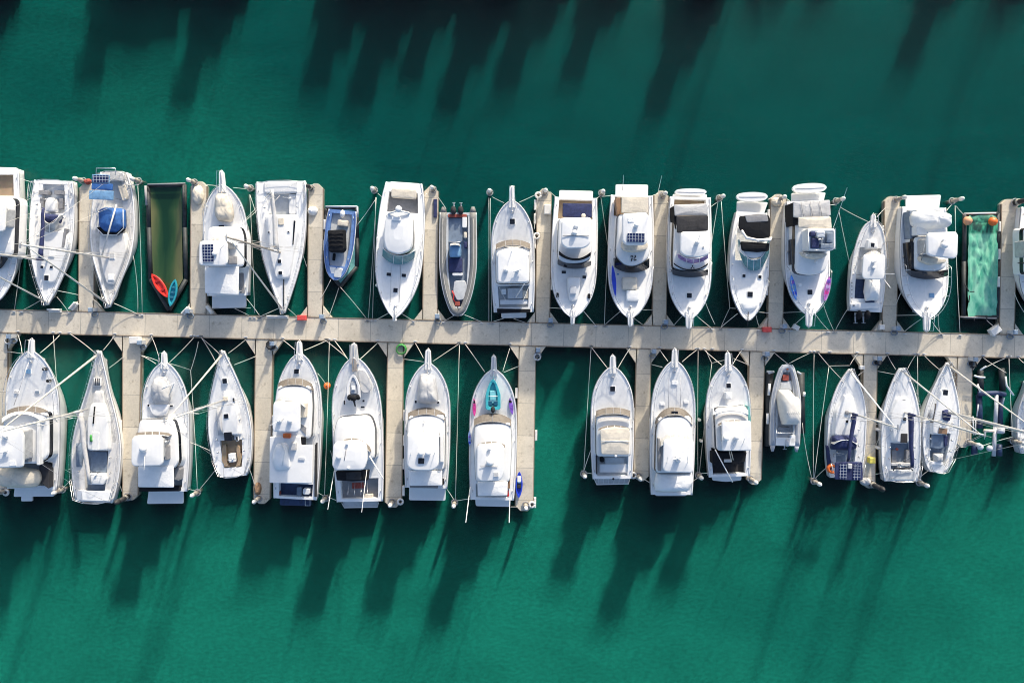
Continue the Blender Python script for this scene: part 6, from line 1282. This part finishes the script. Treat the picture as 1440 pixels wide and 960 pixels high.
bl('B5','I',[(572,118,508,66)],[(620,120,735,70)]); rope('I',690,240,2.0,735,300,.3,'the right bow of the tall yacht','the orange buoy'); rope('I',680,855,1.5,722,875,ZP,'the right stern of the tall yacht','the pile behind')
bl('B6','I',[(845,165,778,70),(840,158,735,72)],[(910,165,1000,82)]); rope('I',800,905,1.4,745,882,ZP,'the left stern of the red mat yacht','the pile behind'); rope('I',755,640,1.5,768,690,.4,'the left side of the red mat yacht','the water beside it')
bl('B7','J',[(268,118,228,45),(272,138,172,124,'the finger')],[(315,135,445,48)]); rope('J',380,765,1.3,422,828,ZP,'the right stern of the two dome yacht','the pile behind')
bl('B8','J',[(575,188,478,50)],[(665,185,700,70),(670,190,755,155,'the finger')]); rope('J',515,820,1.3,430,832,ZP,'the left stern of the turquoise tender yacht','the near pile'); rope('J',700,862,.8,740,862,DZ,'the right stern of the turquoise tender yacht','the finger')
bl('B9','K',[(208,182,122,70)],[(265,182,328,78)]); rope('K',128,752,1.3,85,745,ZP,'the left stern of the tan bimini yacht','the near pile'); rope('K',122,615,1.4,80,740,ZP,'the left side of the tan bimini yacht','the near pile')
bl('B10','K',[(535,145,490,82),(505,178,445,162,'the finger')],[(612,148,690,85)]); rope('K',455,812,1.4,400,778,ZP,'the left stern of the long stern cover yacht','the pile'); rope('K',660,800,1.4,695,775,ZP,'the right stern of the long stern cover yacht','the near pile')
bl('B11','K',[(825,165,732,85)],[(885,162,935,85),(890,130,980,168,'the finger')]); rope('K',740,85,DZ,772,155,.5,WK,'the knot left of the black cockpit yacht'); rope('K',772,155,.5,860,135,2.0,'the knot','the bow of the black cockpit yacht'); rope('K',758,748,1.3,708,752,ZP,'the left stern of the black cockpit yacht','the near pile')
rope('L',210,138,1.3,122,66,DZ,'the left bow of the small rack inflatable',WK); rope('L',212,138,1.3,348,70,DZ,'the right bow of the small rack inflatable',WK); rope('L',298,500,1.1,355,835,ZP,'the rack of the small inflatable','the pile beyond it')
bl('B13','L',[(535,228,395,70),(588,148,465,150,'the knot')],[(592,142,635,78),(640,210,680,180,'the finger')]); rope('L',460,762,1.3,378,838,ZP,'the left stern of the solar panel sailboat','the pile')
bl('B14','L',[(872,172,820,82),(880,205,760,182,'the finger')],[(940,178,992,85)]); rope('L',795,805,1.3,745,815,DZ,'the left stern of the grey cockpit sailboat','the finger'); rope('L',785,560,1.2,750,640,DZ,'the left side of the grey cockpit sailboat','the finger')
bl('B15','M',[(450,180,348,86)],[(505,115,560,185,'the finger')]); rope('M',385,785,1.3,330,825,ZP,'the left stern of the pointed stern sailboat','the pile'); rope('M',480,765,1.3,560,645,ZP,'the right stern of the pointed stern sailboat','the pile'); rope('M',470,760,1.3,550,640,ZP,'the right stern of the pointed stern sailboat','the pile, second')
rope('R',210,215,1.0,410,118,DZ,'the left pontoon of the boat lift',WK); rope('R',400,235,1.0,225,120,DZ,'the right pontoon of the boat lift',WK); rope('R',530,160,1.3,490,120,DZ,'the bow of the lower right edge sailboat',WK)
rope('R',200,790,.8,445,715,.9,'the lower end of the boat lift','the pile right of it')
# long lines lying between the piles and the walkway
def long(s, x0, y0, x1, y1, l, z=.5): rope(s, x0, y0, ZP, x1, y1, DZ, 'the pile ' + l, WK, .03)
for q in [('A',775,165,800,880,'left of the olive pen'),('B',685,215,712,880,'left of the racing sailboat'),('C',393,190,375,870,'left of the teal windscreen cruiser'),('C',397,190,352,872,'left of the teal windscreen cruiser, slanting left'),('C',1030,190,1030,888,'left of the cluttered cockpit yacht'),('D',118,195,125,888,'left of the cluttered cockpit yacht, nearer it'),
          ('D',740,190,782,480,'between the navy canopy and cobalt board yachts'),('E',362,205,408,780,'right of the purple screen yacht'),('E',345,205,305,460,'right of the purple screen yacht, slanting left'),('F',38,185,102,495,'left of the fishing boat'),('F',692,155,720,868,'left of the tarpaulin pen'),
          ('Q',345,860,300,5,'right of the large lower left yacht'),('G',1025,850,990,225,'left of the teak cockpit sailboat'),('I',725,870,750,72,'left of the red mat yacht'),('J',428,828,448,50,'right of the two dome yacht'),('K',80,745,120,72,'left of the tan bimini yacht'),('K',697,752,698,85,'right of the long stern cover yacht'),('K',704,752,772,155,'right of the long stern cover yacht, slanting'),
          ('L',366,832,370,75,'left of the solar panel sailboat'),('L',372,832,462,150,'left of the solar panel sailboat, slanting right'),('L',1022,835,1005,85,'right of the grey cockpit sailboat'),('R',450,710,420,120,'right of the boat lift'),('A',160,150,80,870,'left of the navy boom cover sailboat')]:
    long(*q)
rope('E',408,780,.4,360,886,DZ,'the end of the purple screen yacht water line',WK); rope('D',782,480,.4,760,908,DZ,'the knot left of the cobalt board yacht',WK); rope('G',990,225,.5,1030,75,DZ,'the end of the teak cockpit sailboat water line',WK); rope('L',462,150,.5,396,70,DZ,'the knot left of the solar panel sailboat',WK)
# lines running from pile to pile across the outer ends
for s, x0, y0, x1, y1, l in [('A',690,160,775,162,'the blue sprayhood sailboat stern'),('B',0,160,60,160,'the sailboat stern nearest the olive pen'),('B',440,160,500,165,'the solar panel yacht bow'),('B',590,175,680,185,'the solar panel yacht right bow'),('A',110,125,180,145,'the upper left edge yacht stern')]:
    rope(s, x0, y0, 1.4, x1, y1, ZP, l, 'the near pile', .05)

# ================================================================ the next row of berths, beyond the top of the frame
def next_row(src, x, y):
    o = copy_tree(BOATS[src].root); c = W(x, y - 20, 0); o.location = (c.x, c.y, 0); o.rotation_euler.z = 0 if y < 0 else o.rotation_euler.z
    o['label'] = 'white boat berthed in the next row beyond the top edge of the photo'; o['group'] = 'boats of the next row'
for src, x, y in (('B7',8,-10),('B3',192,-28),('B5',262,-24),('B8',332,-16),('B3',512,-18),('B7',578,-14),('B9',642,-12),('B8',706,-6),('B10',790,-34),('B9',872,-14),('B8',1000,-2),('B2',1100,-30),('B12',1180,-40),('B11',1352,-42),('B14',1440,-20)):
    next_row(src, x, y)

# ================================================================ water, sky, sun, camera
def water_mat(i, w, rem):
    """one stratum of turbid water: scatters the share w/rem of the light, lets the rest through; the top one also mirrors the sky"""
    m = bpy.data.materials.new('harbour water'); m.use_nodes = True; t = m.node_tree; N, K = t.nodes, t.links
    for n in list(N): N.remove(n)
    out = N.new('ShaderNodeOutputMaterial'); tc = N.new('ShaderNodeTexCoord'); src = tc.outputs['Object']
    n1 = N.new('ShaderNodeTexNoise'); n1.inputs['Scale'].default_value = .028; n1.inputs['Detail'].default_value = 3; K.new(src, n1.inputs['Vector'])
    # the water colour turns paler towards the lower left
    sp = N.new('ShaderNodeSeparateXYZ'); K.new(src, sp.inputs[0])
    gy = N.new('ShaderNodeMath'); gy.operation = 'MULTIPLY_ADD'; gy.inputs[1].default_value = -.0085; gy.inputs[2].default_value = -.07; K.new(sp.outputs['Y'], gy.inputs[0])
    gx = N.new('ShaderNodeMath'); gx.operation = 'MULTIPLY_ADD'; gx.inputs[1].default_value = -.0025; K.new(sp.outputs['X'], gx.inputs[0]); K.new(gy.outputs[0], gx.inputs[2])
    ga = N.new('ShaderNodeMath'); ga.operation = 'ADD'; K.new(gx.outputs[0], ga.inputs[0]); K.new(n1.outputs['Fac'], ga.inputs[1])
    r = N.new('ShaderNodeValToRGB'); r.color_ramp.elements[0].position = .32; r.color_ramp.elements[0].color = (*[c/rem for c in WC[0][:3]], 1); r.color_ramp.elements[1].position = .7; r.color_ramp.elements[1].color = (*[c/rem for c in WC[1][:3]], 1)
    K.new(ga.outputs[0], r.inputs[0])
    # fine streaky chop: ripple light and dark put into the colour, across the wind
    mp = N.new('ShaderNodeMapping'); mp.inputs['Scale'].default_value = (.7, 1.4, 1); mp.inputs['Rotation'].default_value = (0,0,.25); K.new(src, mp.inputs[0])
    n2 = N.new('ShaderNodeTexNoise'); n2.noise_dimensions = '2D'; n2.inputs['Scale'].default_value = 3.0; n2.inputs['Detail'].default_value = 7; n2.inputs['Roughness'].default_value = .66; K.new(mp.outputs[0], n2.inputs['Vector'])
    mr = N.new('ShaderNodeMapRange'); mr.inputs[1].default_value = .37; mr.inputs[2].default_value = .63; mr.inputs[3].default_value = .80; mr.inputs[4].default_value = 1.0; K.new(n2.outputs['Fac'], mr.inputs[0])
    mx = N.new('ShaderNodeMixRGB'); mx.blend_type = 'MULTIPLY'; mx.inputs[0].default_value = 1; K.new(r.outputs[0], mx.inputs[1])
    n3 = N.new('ShaderNodeTexNoise'); n3.noise_dimensions = '2D'; n3.inputs['Scale'].default_value = .16; n3.inputs['Detail'].default_value = 5; n3.inputs['Distortion'].default_value = .8; K.new(mp.outputs[0], n3.inputs['Vector'])
    m3 = N.new('ShaderNodeMapRange'); m3.inputs[1].default_value = .3; m3.inputs[2].default_value = .7; m3.inputs[3].default_value = .9; m3.inputs[4].default_value = 1.1; K.new(n3.outputs['Fac'], m3.inputs[0])
    if i == 0:
        mm = N.new('ShaderNodeMath'); mm.operation = 'MULTIPLY'; m5 = N.new('ShaderNodeMapRange'); m5.inputs[1].default_value = .37; m5.inputs[2].default_value = .63; m5.inputs[3].default_value = .76; m5.inputs[4].default_value = 1.24
        K.new(n2.outputs['Fac'], m5.inputs[0]); K.new(m5.outputs[0], mm.inputs[0]); K.new(m3.outputs[0], mm.inputs[1]); K.new(mm.outputs[0], mx.inputs[2])
    else: K.new(m3.outputs[0], mx.inputs[2])
    # light scattered back from the body of the water favours the direct sun, so the base leans towards it
    df = N.new('ShaderNodeBsdfDiffuse'); K.new(mx.outputs[0], df.inputs['Color'])
    nv = N.new('ShaderNodeCombineXYZ'); v = SUNV*.85 + Vector((0,0,.2)); v.normalize()
    for k in range(3): nv.inputs[k].default_value = v[k]
    K.new(nv.outputs[0], df.inputs['Normal'])
    tn = N.new('ShaderNodeBsdfToon'); tn.component = 'DIFFUSE'; tn.inputs['Size'].default_value = .25; tn.inputs['Smooth'].default_value = .2
    sn = N.new('ShaderNodeCombineXYZ')
    for k in range(3): sn.inputs[k].default_value = SUNV[k]
    K.new(sn.outputs[0], tn.inputs['Normal'])
    hb = N.new('ShaderNodeMixRGB'); hb.blend_type = 'MULTIPLY'; hb.inputs[0].default_value = 1; hb.inputs[2].default_value = (.5,.5,.5,1); K.new(mx.outputs[0], hb.inputs[1]); K.new(hb.outputs[0], tn.inputs['Color'])
    mt0 = N.new('ShaderNodeMixShader'); mt0.inputs[0].default_value = .86; K.new(df.outputs[0], mt0.inputs[1]); K.new(tn.outputs[0], mt0.inputs[2])
    sh = mt0.outputs[0]
    if w < rem - 1e-6:
        tr = N.new('ShaderNodeBsdfTransparent')
        if i == 0: K.new(mr.outputs[0], tr.inputs['Color'])
        mt = N.new('ShaderNodeMixShader'); mt.inputs[0].default_value = w/rem
        K.new(tr.outputs[0], mt.inputs[1]); K.new(sh, mt.inputs[2]); sh = mt.outputs[0]
    if i == 0:
        bp = N.new('ShaderNodeBump'); bp.inputs['Strength'].default_value = .5; bp.inputs['Distance'].default_value = .12; K.new(n2.outputs['Fac'], bp.inputs['Height'])
        gl = N.new('ShaderNodeBsdfGlossy'); gl.inputs['Roughness'].default_value = .12; K.new(bp.outputs[0], gl.inputs['Normal'])
        lw = N.new('ShaderNodeLayerWeight'); lw.inputs['Blend'].default_value = .5
        pw = N.new('ShaderNodeMath'); pw.operation = 'POWER'; pw.inputs[1].default_value = 5; K.new(lw.outputs['Facing'], pw.inputs[0])
        fr = N.new('ShaderNodeMath'); fr.operation = 'MULTIPLY_ADD'; fr.inputs[1].default_value = .98; fr.inputs[2].default_value = .02; K.new(pw.outputs[0], fr.inputs[0])
        ms = N.new('ShaderNodeMixShader'); K.new(fr.outputs[0], ms.inputs[0]); K.new(sh, ms.inputs[1]); K.new(gl.outputs[0], ms.inputs[2]); sh = ms.outputs[0]
    K.new(sh, out.inputs['Surface'])
    return m
EL = math.radians(20); AZ = math.radians(18)     # sun height; bearing, from straight up the plan towards the right
SUNV = Vector((math.sin(AZ)*math.cos(EL), math.cos(AZ)*math.cos(EL), math.sin(EL)))
WC = ((.0,.077,.075,1), (.007,.198,.155,1))
STRATA = ((0,.24), (-.24,.21), (-.52,.17), (-.9,.14), (-1.4,.12), (-2.1,.12))
me = bpy.data.meshes.new('water'); vs = []; fs = []
for i, (z, wgt) in enumerate(STRATA): vs += [(-900,-900,z),(900,-900,z),(900,900,z),(-900,900,z)]; fs.append([4*i+k for k in range(4)])
me.from_pydata(vs, [], fs); rem = 1.0
for i, (z, wgt) in enumerate(STRATA): me.materials.append(water_mat(i, wgt, rem)); me.polygons[i].material_index = i; rem -= wgt
wtr = bpy.data.objects.new('water', me); COL.objects.link(wtr); wtr['kind'] = 'structure'

w = bpy.data.worlds.new('World'); sc.world = w; w.use_nodes = True; t = w.node_tree
bg = t.nodes['Background']; sky = t.nodes.new('ShaderNodeTexSky'); sky.sky_type = 'NISHITA'; sky.sun_disc = False
sky.sun_elevation = EL; sky.sun_rotation = AZ; sky.air_density = 1.0; sky.dust_density = 4.0; sky.ozone_density = 3.0
t.links.new(sky.outputs[0], bg.inputs[0]); bg.inputs[1].default_value = .24
sd = bpy.data.lights.new('Sun', 'SUN'); sd.energy = 5; sd.angle = math.radians(1.7); sd.color = (1, .90, .74)
so = bpy.data.objects.new('Sun', sd); COL.objects.link(so); so.rotation_euler = (-SUNV).to_track_quat('-Z', 'Y').to_euler(); so.location = (20, 60, 40)
cd = bpy.data.cameras.new('Camera'); cam = bpy.data.objects.new('Camera', cd); COL.objects.link(cam); sc.camera = cam
cam.location = (0, 0, ALT); cam.rotation_euler = (0, 0, 0); cd.sensor_width = 36; cd.sensor_fit = 'HORIZONTAL'
cd.lens = 36*ALT/(1440*MPP); cd.shift_x = 2/1440; cd.shift_y = -45/1440; cd.clip_end = 3000
sc.cycles.filter_width = 1.0
sc.view_settings.view_transform = 'Standard'; sc.view_settings.look = 'None'; sc.view_settings.exposure = 0
